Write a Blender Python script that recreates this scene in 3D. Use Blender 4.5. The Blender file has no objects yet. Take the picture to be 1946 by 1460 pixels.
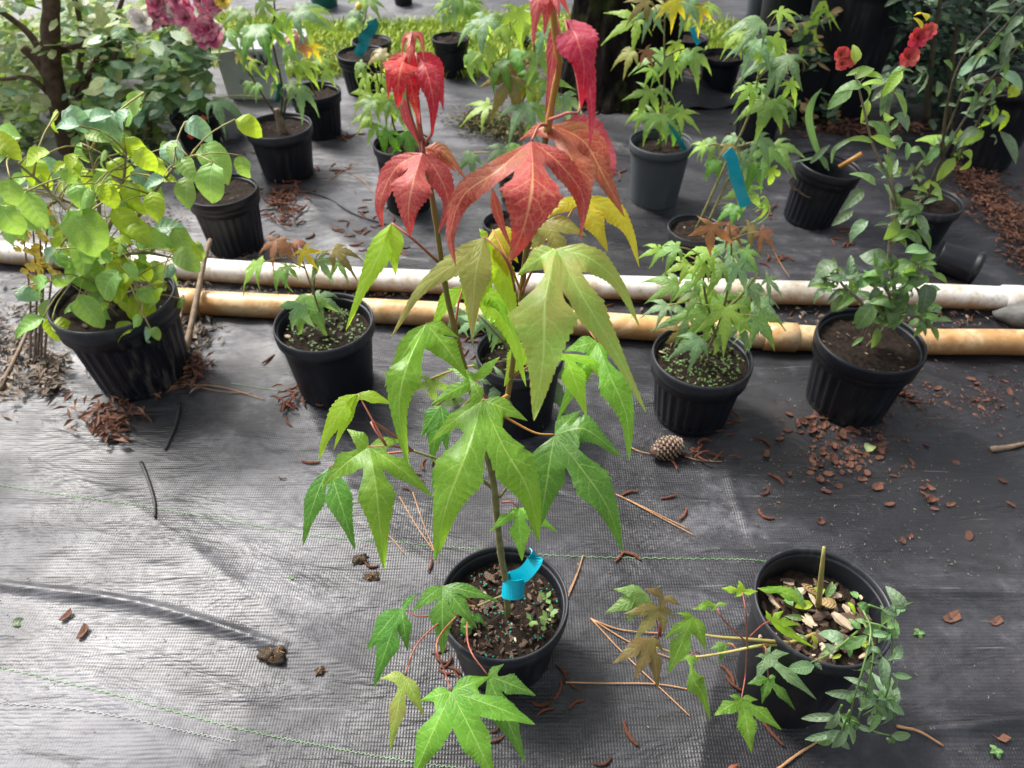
import bpy, bmesh, math, random
import numpy as np
from mathutils import Vector, Matrix, noise
R = math.radians
random.seed(7)
rnd = random.random
def ru(a, b): return a + (b - a) * random.random()

# ------------------------------------------------------------------ camera, sky, sun, exposure
scene = bpy.context.scene
COL = scene.collection
W0, H0, F = 1946.0, 1460.0, 1400.0
PITCH = R(42.0); CAMZ = 0.985
cam = bpy.data.cameras.new('camera'); camo = bpy.data.objects.new('camera', cam)
COL.objects.link(camo); scene.camera = camo
camo.location = (0, 0, CAMZ); camo.rotation_euler = (math.pi / 2 - PITCH, 0, 0)
cam.sensor_width = 36.0; cam.lens = 36.0 * F / W0; cam.clip_start = 0.02; cam.clip_end = 400
cam.dof.use_dof = True; cam.dof.focus_distance = 0.74; cam.dof.aperture_fstop = 9.5
FWD = Vector((0, math.cos(PITCH), -math.sin(PITCH))); DWN = Vector((0, -math.sin(PITCH), -math.cos(PITCH)))
CAMP = Vector((0, 0, CAMZ))

world = bpy.data.worlds.new('World'); scene.world = world; world.use_nodes = True
nt = world.node_tree; nt.nodes.clear()
sky = nt.nodes.new('ShaderNodeTexSky'); sky.sky_type = 'NISHITA'; sky.sun_disc = False
SUN_EL, SUN_AZ = R(52), R(-48)          # azimuth from +Y towards +X
sky.sun_elevation = SUN_EL; sky.sun_rotation = SUN_AZ
sky.air_density = 1.0; sky.dust_density = 6.0; sky.ozone_density = 1.0
hs = nt.nodes.new('ShaderNodeHueSaturation'); hs.inputs['Saturation'].default_value = 0.3
bg = nt.nodes.new('ShaderNodeBackground'); bg.inputs['Strength'].default_value = 0.075
out = nt.nodes.new('ShaderNodeOutputWorld')
nt.links.new(sky.outputs[0], hs.inputs['Color']); nt.links.new(hs.outputs[0], bg.inputs['Color']); nt.links.new(bg.outputs[0], out.inputs[0])
sl = bpy.data.lights.new('sun', 'SUN'); sl.energy = 1.5; sl.angle = R(14); sl.color = (1.0, 0.965, 0.91)
so = bpy.data.objects.new('sun', sl); COL.objects.link(so)
sd = Vector((math.sin(SUN_AZ) * math.cos(SUN_EL), math.cos(SUN_AZ) * math.cos(SUN_EL), math.sin(SUN_EL)))
so.rotation_euler = (-sd).to_track_quat('-Z', 'Y').to_euler(); so.location = sd * 20
scene.view_settings.view_transform = 'Standard'; scene.view_settings.look = 'None'
scene.view_settings.gamma = 1.0; scene.view_settings.exposure = 1.9
scene.render.engine = 'CYCLES'
scene.cycles.max_bounces = 5; scene.cycles.diffuse_bounces = 2; scene.cycles.glossy_bounces = 2; scene.cycles.transmission_bounces = 3

# ------------------------------------------------------------------ helpers: places
def ray(px, py):
    return FWD + Vector((1, 0, 0)) * ((px - W0 / 2) / F) + DWN * ((py - H0 / 2) / F)
def G(px, py, z=0.0):
    d = ray(px, py); return CAMP + d * ((z - CAMZ) / d.z)
def PY(px, py, Y):
    d = ray(px, py); return CAMP + d * (Y / d.y)
def PD(px, py, dep): return CAMP + ray(px, py) * dep
def depY(py, Y): return Y / (FWD.y + DWN.y * ((py - H0 / 2) / F))
def depth(p): return (p - CAMP).dot(FWD)

# ------------------------------------------------------------------ helpers: objects
WM = {}
def link(o, parent=None, mat=None):
    COL.objects.link(o)
    WM[o.name] = o.matrix_basis.copy()
    if parent is not None:
        o.parent = parent; o.matrix_parent_inverse = WM[parent.name].inverted()
    return o
def thing(name, label, cat, loc, group=None):
    o = bpy.data.objects.new(name, None); o.location = loc; o.empty_display_size = 0.05
    link(o); o['label'] = label; o['category'] = cat
    if group: o['group'] = group
    return o
def obj(name, me, mat=None, parent=None, M=None, label=None, cat=None, group=None, kind=None):
    o = bpy.data.objects.new(name, me)
    if M is not None: o.matrix_basis = M
    if mat is not None and len(me.materials) == 0: me.materials.append(mat)
    link(o, parent)
    if label: o['label'] = label
    if cat: o['category'] = cat
    if group: o['group'] = group
    if kind: o['kind'] = kind
    return o
class MB:
    def __init__(s): s.v = []; s.f = []; s.uv = []; s.mi = []
    def quadgrid(s, rows, closed=False, mi=0):
        b = len(s.v); n = len(rows[0])
        for r in rows: s.v.extend(r)
        for i in range(len(rows) - 1):
            for j in range(n if closed else n - 1):
                k = (j + 1) % n
                s.f.append((b + i * n + j, b + i * n + k, b + (i + 1) * n + k, b + (i + 1) * n + j)); s.mi.append(mi)
        return b
    def tube(s, pts, rad, n=7, cap=True, mi=0):
        pts = [Vector(p) for p in pts]; rows = []
        if not hasattr(rad, '__len__'): rad = [rad] * len(pts)
        up = None
        for i, p in enumerate(pts):
            t = (pts[min(i + 1, len(pts) - 1)] - pts[max(i - 1, 0)])
            if t.length < 1e-9: t = Vector((0, 0, 1))
            t.normalize()
            if up is None: up = t.orthogonal().normalized()
            up = (up - t * up.dot(t))
            if up.length < 1e-6: up = t.orthogonal()
            up.normalize(); q = t.cross(up)
            rows.append([p + (up * math.cos(a) + q * math.sin(a)) * rad[i] for a in [2 * math.pi * k / n for k in range(n)]])
        b = s.quadgrid(rows, True, mi)
        if cap:
            s.f.append(tuple(range(b + n - 1, b - 1, -1))); s.mi.append(mi)
            e = b + (len(rows) - 1) * n; s.f.append(tuple(range(e, e + n))); s.mi.append(mi)
    def box(s, c, d, rot=None, mi=0):
        b = len(s.v); c = Vector(c)
        for x in (-1, 1):
            for y in (-1, 1):
                for z in (-1, 1):
                    v = Vector((x * d[0] / 2, y * d[1] / 2, z * d[2] / 2))
                    if rot is not None: v = rot @ v
                    s.v.append(c + v)
        for q in ((0, 1, 3, 2), (4, 6, 7, 5), (0, 4, 5, 1), (2, 3, 7, 6), (0, 2, 6, 4), (1, 5, 7, 3)):
            s.f.append(tuple(b + i for i in q)); s.mi.append(mi)
    def mesh(s, name='mesh', smooth=True, mats=None):
        me = bpy.data.meshes.new(name)
        me.from_pydata([tuple(v) for v in s.v], [], s.f)
        if smooth: me.polygons.foreach_set('use_smooth', [True] * len(me.polygons))
        if mats:
            for m in mats: me.materials.append(m)
            me.polygons.foreach_set('material_index', s.mi)
        me.update(); return me
def spline(pts, n):
    """Catmull-Rom through pts, n samples"""
    pts = [Vector(p) for p in pts]
    if len(pts) == 2: return [pts[0].lerp(pts[1], i / (n - 1)) for i in range(n)]
    P = [pts[0] * 2 - pts[1]] + pts + [pts[-1] * 2 - pts[-2]]
    o = []; m = len(pts) - 1
    for i in range(n):
        u = i / (n - 1) * m; k = min(int(u), m - 1); t = u - k
        a, b, c, d = P[k:k + 4]
        o.append(0.5 * ((2 * b) + (c - a) * t + (2 * a - 5 * b + 4 * c - d) * t * t + (3 * b - a - 3 * c + d) * t ** 3))
    return o
def lin(a, b, n): return [a + (b - a) * i / (n - 1) for i in range(n)]

# ------------------------------------------------------------------ materials
def new_mat(name):
    m = bpy.data.materials.new(name); m.use_nodes = True; t = m.node_tree
    for n in list(t.nodes): t.nodes.remove(n)
    o = t.nodes.new('ShaderNodeOutputMaterial')
    return m, t, o
def N(t, typ, **kw):
    n = t.nodes.new(typ)
    for k, v in kw.items():
        if k in n.inputs.keys(): n.inputs[k].default_value = v
        else: setattr(n, k, v)
    return n
def math_(t, op, a, b=None, c=None, clamp=False):
    n = t.nodes.new('ShaderNodeMath'); n.operation = op; n.use_clamp = clamp
    for i, x in enumerate((a, b, c)):
        if x is None: continue
        if isinstance(x, (int, float)): n.inputs[i].default_value = x
        else: t.links.new(x, n.inputs[i])
    return n.outputs[0]
def mixc(t, f, a, b, mode='MIX'):
    n = t.nodes.new('ShaderNodeMix'); n.data_type = 'RGBA'; n.blend_type = mode
    for i, x in ((0, f), (6, a), (7, b)):
        if isinstance(x, (int, float)): n.inputs[i].default_value = x
        elif isinstance(x, tuple): n.inputs[i].default_value = x + (1.0,) if len(x) == 3 else x
        else: t.links.new(x, n.inputs[i])
    return n.outputs[2]
def ramp(t, f, stops):
    n = t.nodes.new('ShaderNodeValToRGB'); e = n.color_ramp.elements
    while len(e) < len(stops): e.new(0.5)
    for el, (p, c) in zip(e, stops):
        el.position = p; el.color = c + (1.0,) if len(c) == 3 else c
    t.links.new(f, n.inputs[0]); return n.outputs[0]
def smooth_(t, x, a, b):
    n = t.nodes.new('ShaderNodeMapRange'); n.interpolation_type = 'SMOOTHSTEP'
    t.links.new(x, n.inputs[0]); n.inputs[1].default_value = a; n.inputs[2].default_value = b
    return n.outputs[0]
def coords(t, kind='Object', scale=(1, 1, 1), rot=(0, 0, 0)):
    c = t.nodes.new('ShaderNodeTexCoord'); m = t.nodes.new('ShaderNodeMapping')
    m.inputs['Scale'].default_value = scale; m.inputs['Rotation'].default_value = rot
    t.links.new(c.outputs[kind], m.inputs[0]); return m.outputs[0]
def noise_(t, vec, scale, detail=4, rough=0.55, dist=0.0):
    n = N(t, 'ShaderNodeTexNoise', Scale=scale, Detail=detail, Roughness=rough, Distortion=dist)
    if vec is not None: t.links.new(vec, n.inputs['Vector'])
    return n.outputs['Fac']
def bump_(t, h, strength, dist):
    b = N(t, 'ShaderNodeBump', Strength=strength, Distance=dist); t.links.new(h, b.inputs['Height']); return b.outputs[0]

def simple(name, c1, c2, rough=0.6, scale=30.0, bump=0.2, spec=0.4, bdist=0.002, kind='Object', varobj=0.0):
    m, t, o = new_mat(name)
    v = coords(t, kind); f = noise_(t, v, scale, 5)
    col = mixc(t, smooth_(t, f, 0.3, 0.7), c1, c2)
    if varobj:
        oi = t.nodes.new('ShaderNodeObjectInfo')
        h = N(t, 'ShaderNodeHueSaturation'); t.links.new(col, h.inputs['Color'])
        t.links.new(math_(t, 'MULTIPLY_ADD', oi.outputs['Random'], varobj, 1 - varobj / 2), h.inputs['Value'])
        col = h.outputs[0]
    p = N(t, 'ShaderNodeBsdfPrincipled', Roughness=rough); p.inputs['Specular IOR Level'].default_value = spec
    t.links.new(col, p.inputs['Base Color'])
    if bump: t.links.new(bump_(t, noise_(t, v, scale * 4, 4), bump, bdist), p.inputs['Normal'])
    t.links.new(p.outputs[0], o.inputs[0]); return m

NEAR = ('leaf green', 'leaf deep green', 'leaf bright green', 'leaf olive lime', 'leaf olive tan', 'leaf yellow', 'leaf red', 'leaf crimson', 'leaf rusty red', 'leaf coral pink')
def leaf_mat(name, c1, c2, vein, trans, tf=0.35, nv=8.0, rough=0.42, veinamt=0.8, quilt=0.15, spots=0.0, var=0.25, fine=0.0, spec=0.4, blot=None, bamt=0.6):
    """c1 / c2 blotch colours, vein colour, trans = colour of light coming through"""
    m, t, o = new_mat(name)
    uv = t.nodes.new('ShaderNodeUVMap'); sp = t.nodes.new('ShaderNodeSeparateXYZ'); t.links.new(uv.outputs[0], sp.inputs[0])
    s, v = sp.outputs[0], sp.outputs[1]
    co = coords(t, 'Object'); oi = t.nodes.new('ShaderNodeObjectInfo')
    wob = math_(t, 'MULTIPLY', math_(t, 'SUBTRACT', noise_(t, co, 60, 2), 0.5), 0.5)
    ph = math_(t, 'MULTIPLY', math_(t, 'SUBTRACT', v, math_(t, 'MULTIPLY', math_(t, 'POWER', s, 1.25), 0.17)), nv)
    ph = math_(t, 'ADD', ph, math_(t, 'MULTIPLY', wob, math_(t, 'ADD', s, 0.1)))
    fr = math_(t, 'ABSOLUTE', math_(t, 'SUBTRACT', math_(t, 'FRACT', ph), 0.5))      # 0 on the vein
    wid = math_(t, 'MULTIPLY_ADD', s, -0.025, 0.062)
    sec = math_(t, 'SUBTRACT', 1.0, math_(t, 'DIVIDE', fr, wid), clamp=True)
    sec = math_(t, 'MULTIPLY', math_(t, 'MULTIPLY', sec, math_(t, 'SUBTRACT', 1.0, smooth_(t, s, 0.6, 0.98))), smooth_(t, v, 0.08, 0.22))
    main = math_(t, 'SUBTRACT', 1.0, smooth_(t, s, 0.02, 0.08))
    vm = math_(t, 'MAXIMUM', main, math_(t, 'MULTIPLY', sec, 0.85))
    near = name in NEAR
    if near:
        vor = N(t, 'ShaderNodeTexVoronoi', Scale=260.0, feature='DISTANCE_TO_EDGE'); t.links.new(co, vor.inputs['Vector'])
        ter = math_(t, 'SUBTRACT', 1.0, smooth_(t, vor.outputs['Distance'], 0.0, 0.10))
    else: ter = math_(t, 'MULTIPLY', s, 0.0)
    n1 = smooth_(t, noise_(t, co, 26, 4), 0.35, 0.68)
    base = mixc(t, n1, c1, c2)
    if blot:
        bf = smooth_(t, math_(t, 'ADD', noise_(t, co, 17, 4, 0.6, 0.5), math_(t, 'MULTIPLY', math_(t, 'POWER', s, 3.0), 0.10)), 0.50, 0.68)
        base = mixc(t, math_(t, 'MULTIPLY', bf, bamt), base, blot)
    base = mixc(t, math_(t, 'MULTIPLY', ter, 0.30), base, vein)
    base = mixc(t, math_(t, 'MULTIPLY', vm, veinamt), base, vein)
    if spots:
        sf = smooth_(t, noise_(t, co, 95, 3), 0.70, 0.76)
        base = mixc(t, math_(t, 'MULTIPLY', sf, spots), base, (0.16, 0.10, 0.03))
    h = N(t, 'ShaderNodeHueSaturation'); t.links.new(base, h.inputs['Color'])
    t.links.new(math_(t, 'MULTIPLY_ADD', oi.outputs['Random'], var, 1 - var / 2), h.inputs['Value'])
    t.links.new(math_(t, 'MULTIPLY_ADD', oi.outputs['Random'], 0.03, 0.485), h.inputs['Hue'])
    p = N(t, 'ShaderNodeBsdfPrincipled', Roughness=rough); p.inputs['Specular IOR Level'].default_value = spec
    t.links.new(h.outputs[0], p.inputs['Base Color'])
    qu = math_(t, 'ADD', math_(t, 'MULTIPLY', math_(t, 'POWER', math_(t, 'MULTIPLY', fr, 2.0), 0.7), 1.0), math_(t, 'MULTIPLY', ter, -0.15))
    qu = math_(t, 'ADD', qu, math_(t, 'MULTIPLY', main, -0.8))
    qu = math_(t, 'ADD', qu, math_(t, 'MULTIPLY', noise_(t, co, 110, 2), 1.4)) if near else qu
    nb = bump_(t, qu, quilt, 0.0016); t.links.new(nb, p.inputs['Normal'])
    tr = N(t, 'ShaderNodeBsdfTranslucent'); tc = mixc(t, math_(t, 'MULTIPLY', vm, 0.5), trans, vein); t.links.new(tc, tr.inputs['Color'])
    t.links.new(nb, tr.inputs['Normal'])
    mx = N(t, 'ShaderNodeMixShader'); mx.inputs[0].default_value = tf
    t.links.new(p.outputs[0], mx.inputs[1]); t.links.new(tr.outputs[0], mx.inputs[2]); t.links.new(mx.outputs[0], o.inputs[0])
    return m

M = {}
M['green'] = leaf_mat('leaf green', (0.105, 0.26, 0.020), (0.17, 0.36, 0.036), (0.38, 0.56, 0.12), (0.40, 0.70, 0.04), tf=0.42, spots=.5, blot=(0.075, 0.19, 0.018), bamt=.7)
M['green_dark'] = leaf_mat('leaf deep green', (0.048, 0.155, 0.020), (0.09, 0.24, 0.036), (0.28, 0.46, 0.10), (0.22, 0.52, 0.03), tf=0.34, spots=.4)
M['green_bright'] = leaf_mat('leaf bright green', (0.21, 0.42, 0.020), (0.28, 0.50, 0.035), (0.48, 0.66, 0.14), (0.60, 0.90, 0.03), tf=0.5)
M['lime'] = leaf_mat('leaf olive lime', (0.22, 0.36, 0.055), (0.30, 0.38, 0.08), (0.46, 0.62, 0.18), (0.58, 0.68, 0.10), tf=0.42, spots=.6, blot=(0.40, 0.25, 0.09), bamt=.5)
M['olive'] = leaf_mat('leaf olive tan', (0.27, 0.32, 0.07), (0.33, 0.31, 0.10), (0.48, 0.55, 0.18), (0.55, 0.52, 0.10), tf=0.4, spots=.4, blot=(0.42, 0.20, 0.09), bamt=.5)
M['yellow'] = leaf_mat('leaf yellow', (0.52, 0.42, 0.02), (0.44, 0.46, 0.03), (0.38, 0.50, 0.08), (0.85, 0.65, 0.03), tf=0.5, blot=(0.55, 0.26, 0.03), bamt=.5)
M['red'] = leaf_mat('leaf red', (0.32, 0.032, 0.040), (0.40, 0.070, 0.075), (0.64, 0.32, 0.16), (0.62, 0.05, 0.04), tf=0.36, veinamt=.75, blot=(0.24, 0.085, 0.035), bamt=.7)
M['crimson'] = leaf_mat('leaf crimson', (0.34, 0.007, 0.030), (0.44, 0.026, 0.058), (0.66, 0.20, 0.13), (0.78, 0.02, 0.05), tf=0.38, veinamt=.75, blot=(0.19, 0.004, 0.015), bamt=.7)
M['rust'] = leaf_mat('leaf rusty red', (0.34, 0.055, 0.040), (0.28, 0.09, 0.055), (0.58, 0.32, 0.13), (0.66, 0.10, 0.05), tf=0.34, veinamt=.8, blot=(0.22, 0.15, 0.05), bamt=.7)
M['pink'] = leaf_mat('leaf coral pink', (0.36, 0.042, 0.058), (0.44, 0.085, 0.095), (0.66, 0.33, 0.18), (0.70, 0.06, 0.06), tf=0.38, veinamt=.75, blot=(0.26, 0.025, 0.03), bamt=.7)
M['bronze'] = leaf_mat('leaf bronze', (0.17, 0.12, 0.035), (0.20, 0.17, 0.05), (0.28, 0.26, 0.08), (0.35, 0.28, 0.05), tf=0.25)
M['bronze_red'] = leaf_mat('leaf bronze red', (0.26, 0.085, 0.05), (0.24, 0.14, 0.06), (0.38, 0.26, 0.12), (0.5, 0.2, 0.07), tf=0.3)
M['bg_green'] = leaf_mat('leaf backdrop green', (0.12, 0.25, 0.05), (0.22, 0.36, 0.10), (0.34, 0.48, 0.2), (0.38, 0.6, 0.08), tf=0.38, quilt=0.3, var=0.5)
M['bg_blue'] = leaf_mat('leaf blue green', (0.11, 0.22, 0.085), (0.21, 0.33, 0.165), (0.36, 0.48, 0.27), (0.3, 0.5, 0.14), tf=0.32, quilt=0.3, var=0.4)
M['bg_lime'] = leaf_mat('leaf backdrop lime', (0.22, 0.37, 0.045), (0.30, 0.43, 0.08), (0.42, 0.55, 0.18), (0.5, 0.75, 0.06), tf=0.42, quilt=0.3, var=0.35)
M['broad'] = leaf_mat('leaf broad green', (0.17, 0.35, 0.06), (0.28, 0.46, 0.12), (0.40, 0.54, 0.22), (0.42, 0.66, 0.09), tf=0.38, nv=6, quilt=0.3, var=0.5, spots=0.5)
M['broad_lime'] = leaf_mat('leaf broad lime', (0.30, 0.42, 0.025), (0.36, 0.48, 0.04), (0.45, 0.58, 0.12), (0.6, 0.8, 0.04), tf=0.4, nv=6, quilt=0.35, var=0.3, spots=0.6)
M['broad_blue'] = leaf_mat('leaf broad pale blue green', (0.19, 0.34, 0.20), (0.26, 0.42, 0.27), (0.4, 0.52, 0.36), (0.3, 0.55, 0.2), tf=0.3, nv=6, quilt=0.35, var=0.3)
M['var'] = leaf_mat('leaf variegated pale', (0.26, 0.34, 0.10), (0.50, 0.52, 0.28), (0.5, 0.55, 0.3), (0.6, 0.7, 0.25), tf=0.4, nv=5, quilt=0.3, var=0.6)
M['shrub'] = leaf_mat('leaf shrub green', (0.07, 0.15, 0.03), (0.14, 0.24, 0.06), (0.22, 0.32, 0.12), (0.25, 0.42, 0.07), tf=0.3, nv=5, quilt=0.3, var=0.7)
M['grey_leaf'] = leaf_mat('leaf grey green', (0.085, 0.15, 0.075), (0.15, 0.22, 0.12), (0.26, 0.34, 0.2), (0.2, 0.3, 0.1), tf=0.22, nv=5, quilt=0.3, var=0.5)
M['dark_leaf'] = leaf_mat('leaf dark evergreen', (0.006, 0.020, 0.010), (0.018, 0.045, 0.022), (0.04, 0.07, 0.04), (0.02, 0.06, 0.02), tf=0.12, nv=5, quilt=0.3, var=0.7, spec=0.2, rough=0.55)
M['weed'] = leaf_mat('leaf weed green', (0.10, 0.20, 0.06), (0.16, 0.29, 0.10), (0.28, 0.4, 0.2), (0.25, 0.45, 0.1), tf=0.3, nv=4, quilt=0.3, var=0.4)
M['dry'] = leaf_mat('leaf dry', (0.26, 0.15, 0.07), (0.36, 0.25, 0.13), (0.42, 0.3, 0.17), (0.4, 0.25, 0.1), tf=0.2, nv=6, quilt=0.8, var=0.6, rough=0.7, spec=0.2)
M['petiole_red'] = simple('petiole red', (0.30, 0.075, 0.055), (0.36, 0.13, 0.08), 0.45, 60, 0.1)
M['petiole_green'] = simple('petiole green', (0.25, 0.26, 0.07), (0.35, 0.25, 0.09), 0.45, 60, 0.1)
M['petiole_orange'] = simple('petiole orange', (0.42, 0.17, 0.04), (0.38, 0.22, 0.06), 0.45, 60, 0.1)
M['stem'] = simple('stem green bark', (0.13, 0.13, 0.045), (0.21, 0.19, 0.075), 0.55, 90, 0.35, bdist=0.001)
M['stem_new'] = simple('stem new growth', (0.34, 0.22, 0.04), (0.40, 0.17, 0.05), 0.45, 60, 0.15, bdist=0.001)
M['stem_olive'] = simple('stem olive', (0.15, 0.15, 0.035), (0.22, 0.13, 0.04), 0.5, 60, 0.15, bdist=0.001)
M['stem_dark'] = simple('stem dark', (0.05, 0.045, 0.025), (0.09, 0.075, 0.04), 0.6, 70, 0.4)
M['stem_grey'] = simple('stem grey brown', (0.16, 0.125, 0.085), (0.25, 0.21, 0.14), 0.7, 50, 0.5)
M['twig'] = simple('dead twig', (0.13, 0.085, 0.055), (0.23, 0.17, 0.115), 0.75, 70, 0.5)
M['black_twig'] = simple('black twig', (0.015, 0.014, 0.014), (0.035, 0.03, 0.03), 0.5, 70, 0.4)
M['needle'] = simple('pine needle dry', (0.34, 0.17, 0.075), (0.42, 0.24, 0.12), 0.55, 40, 0.0, varobj=0.4)
M['catkin'] = simple('catkin red brown', (0.10, 0.030, 0.014), (0.19, 0.062, 0.028), 0.7, 260, 0.9, bdist=0.0015, varobj=0.7)
M['husk'] = simple('husk brown', (0.050, 0.018, 0.011), (0.15, 0.055, 0.032), 0.6, 160, 0.6, varobj=0.8)
M['soil'] = simple('potting soil', (0.006, 0.0042, 0.003), (0.032, 0.020, 0.013), 0.9, 120, 1.0, spec=0.2, bdist=0.004)
M['chip'] = simple('bark chip', (0.06, 0.035, 0.024), (0.17, 0.11, 0.075), 0.8, 150, 0.7, varobj=1.1)
M['pale_chip'] = simple('pale wood chip', (0.42, 0.32, 0.21), (0.55, 0.45, 0.33), 0.75, 120, 0.5, varobj=0.5)
M['bead'] = simple('fertiliser bead', (0.01, 0.16, 0.11), (0.02, 0.28, 0.2), 0.35, 80, 0.0)
M['moss'] = simple('moss', (0.055, 0.11, 0.018), (0.14, 0.21, 0.04), 0.8, 120, 0.6)
M['sprout'] = simple('sprout green', (0.06, 0.12, 0.028), (0.13, 0.23, 0.055), 0.5, 60, 0.1)
M['moss_brown'] = simple('moss and dry grass', (0.05, 0.075, 0.015), (0.16, 0.12, 0.055), 0.85, 30, 0.6)
M['clod'] = simple('soil clod', (0.03, 0.02, 0.013), (0.10, 0.07, 0.04), 0.9, 150, 1.0, bdist=0.004)
M['cone'] = simple('pine cone', (0.065, 0.034, 0.024), (0.14, 0.08, 0.055), 0.7, 180, 0.6)
M['cone_tip'] = simple('pine cone tips', (0.20, 0.14, 0.10), (0.33, 0.26, 0.19), 0.7, 180, 0.5)
M['ribbon'] = simple('turquoise ribbon', (0.0, 0.30, 0.42), (0.0, 0.37, 0.48), 0.35, 25, 0.15)
M['ribbon_far'] = simple('teal ribbon', (0.0, 0.20, 0.24), (0.01, 0.28, 0.32), 0.35, 25, 0.15)
M['yellow_petal'] = simple('petal yellow', (0.75, 0.52, 0.04), (0.85, 0.68, 0.15), 0.5, 60, 0.1)
M['magenta_petal'] = simple('petal magenta', (0.50, 0.035, 0.15), (0.80, 0.40, 0.45), 0.5, 40, 0.2)
M['red_petal'] = simple('petal red', (0.68, 0.03, 0.09), (0.80, 0.20, 0.14), 0.5, 40, 0.2)
M['white_petal'] = simple('petal white', (0.75, 0.70, 0.6), (0.85, 0.8, 0.72), 0.5, 40, 0.2)
M['orange_tag'] = simple('orange tag', (0.62, 0.07, 0.02), (0.7, 0.12, 0.04), 0.45, 20, 0.1)
M['white_plastic'] = simple('white plastic', (0.62, 0.64, 0.66), (0.74, 0.75, 0.76), 0.45, 12, 0.1)
M['ink'] = simple('printed ink', (0.025, 0.025, 0.03), (0.05, 0.05, 0.055), 0.6, 50, 0.0)
M['ink_grey'] = simple('printed grey ink', (0.25, 0.28, 0.31), (0.32, 0.35, 0.38), 0.6, 50, 0.0)
M['stone'] = simple('grey stone', (0.24, 0.24, 0.26), (0.42, 0.42, 0.44), 0.75, 14, 0.6, bdist=0.006)
M['dark_stone'] = simple('dull stone', (0.11, 0.108, 0.10), (0.21, 0.205, 0.195), 0.8, 20, 0.6, bdist=0.005)
M['teal_plastic'] = simple('teal plastic', (0.0, 0.075, 0.06), (0.005, 0.10, 0.08), 0.4, 10, 0.1)
M['thread'] = simple('green stitching thread', (0.14, 0.32, 0.11), (0.28, 0.46, 0.24), 0.6, 60, 0.0)
M['pale_thread'] = simple('faded stitching thread', (0.32, 0.35, 0.33), (0.46, 0.48, 0.46), 0.6, 60, 0.0)
M['grass'] = simple('grass blades', (0.24, 0.36, 0.025), (0.44, 0.54, 0.07), 0.55, 7, 0.0, kind='Object')
M['litter'] = simple('leaf litter', (0.07, 0.027, 0.017), (0.21, 0.095, 0.055), 0.75, 40, 0.6)
M['litter_grey'] = simple('grey leaf litter', (0.10, 0.07, 0.05), (0.27, 0.22, 0.17), 0.8, 40, 0.6)

def pot_mat(name, c, dirt, rough=0.42, streak=0.5):
    m, t, o = new_mat(name)
    v = coords(t, 'Object', (1, 1, 0.15)); f = noise_(t, v, 55, 5, 0.65)
    w = coords(t, 'Object'); g = noise_(t, w, 9, 4)
    fac = math_(t, 'MULTIPLY', math_(t, 'MULTIPLY', smooth_(t, f, 0.45, 0.75), smooth_(t, g, 0.35, 0.7)), streak)
    col = mixc(t, fac, c, dirt)
    fine = smooth_(t, noise_(t, w, 420, 2), 0.62, 0.75)
    col = mixc(t, math_(t, 'MULTIPLY', fine, 0.25 * streak), col, dirt)
    p = N(t, 'ShaderNodeBsdfPrincipled'); p.inputs['Specular IOR Level'].default_value = 0.27
    t.links.new(col, p.inputs['Base Color'])
    t.links.new(math_(t, 'MULTIPLY_ADD', fac, 0.8, rough), p.inputs['Roughness'])
    t.links.new(bump_(t, noise_(t, w, 60, 4), 0.12, 0.002), p.inputs['Normal'])
    t.links.new(p.outputs[0], o.inputs[0]); return m
M['pot'] = pot_mat('black pot plastic', (0.0065, 0.0075, 0.011), (0.075, 0.072, 0.070))
M['pot_dirty'] = pot_mat('black pot plastic soiled', (0.0065, 0.0075, 0.012), (0.24, 0.21, 0.17), streak=0.8)
M['pot_grey'] = pot_mat('grey pot plastic', (0.050, 0.058, 0.068), (0.14, 0.14, 0.14), 0.5)
M['pot_rim'] = pot_mat('worn pot rim', (0.022, 0.024, 0.029), (0.11, 0.11, 0.115), 0.38, 0.6)

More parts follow.
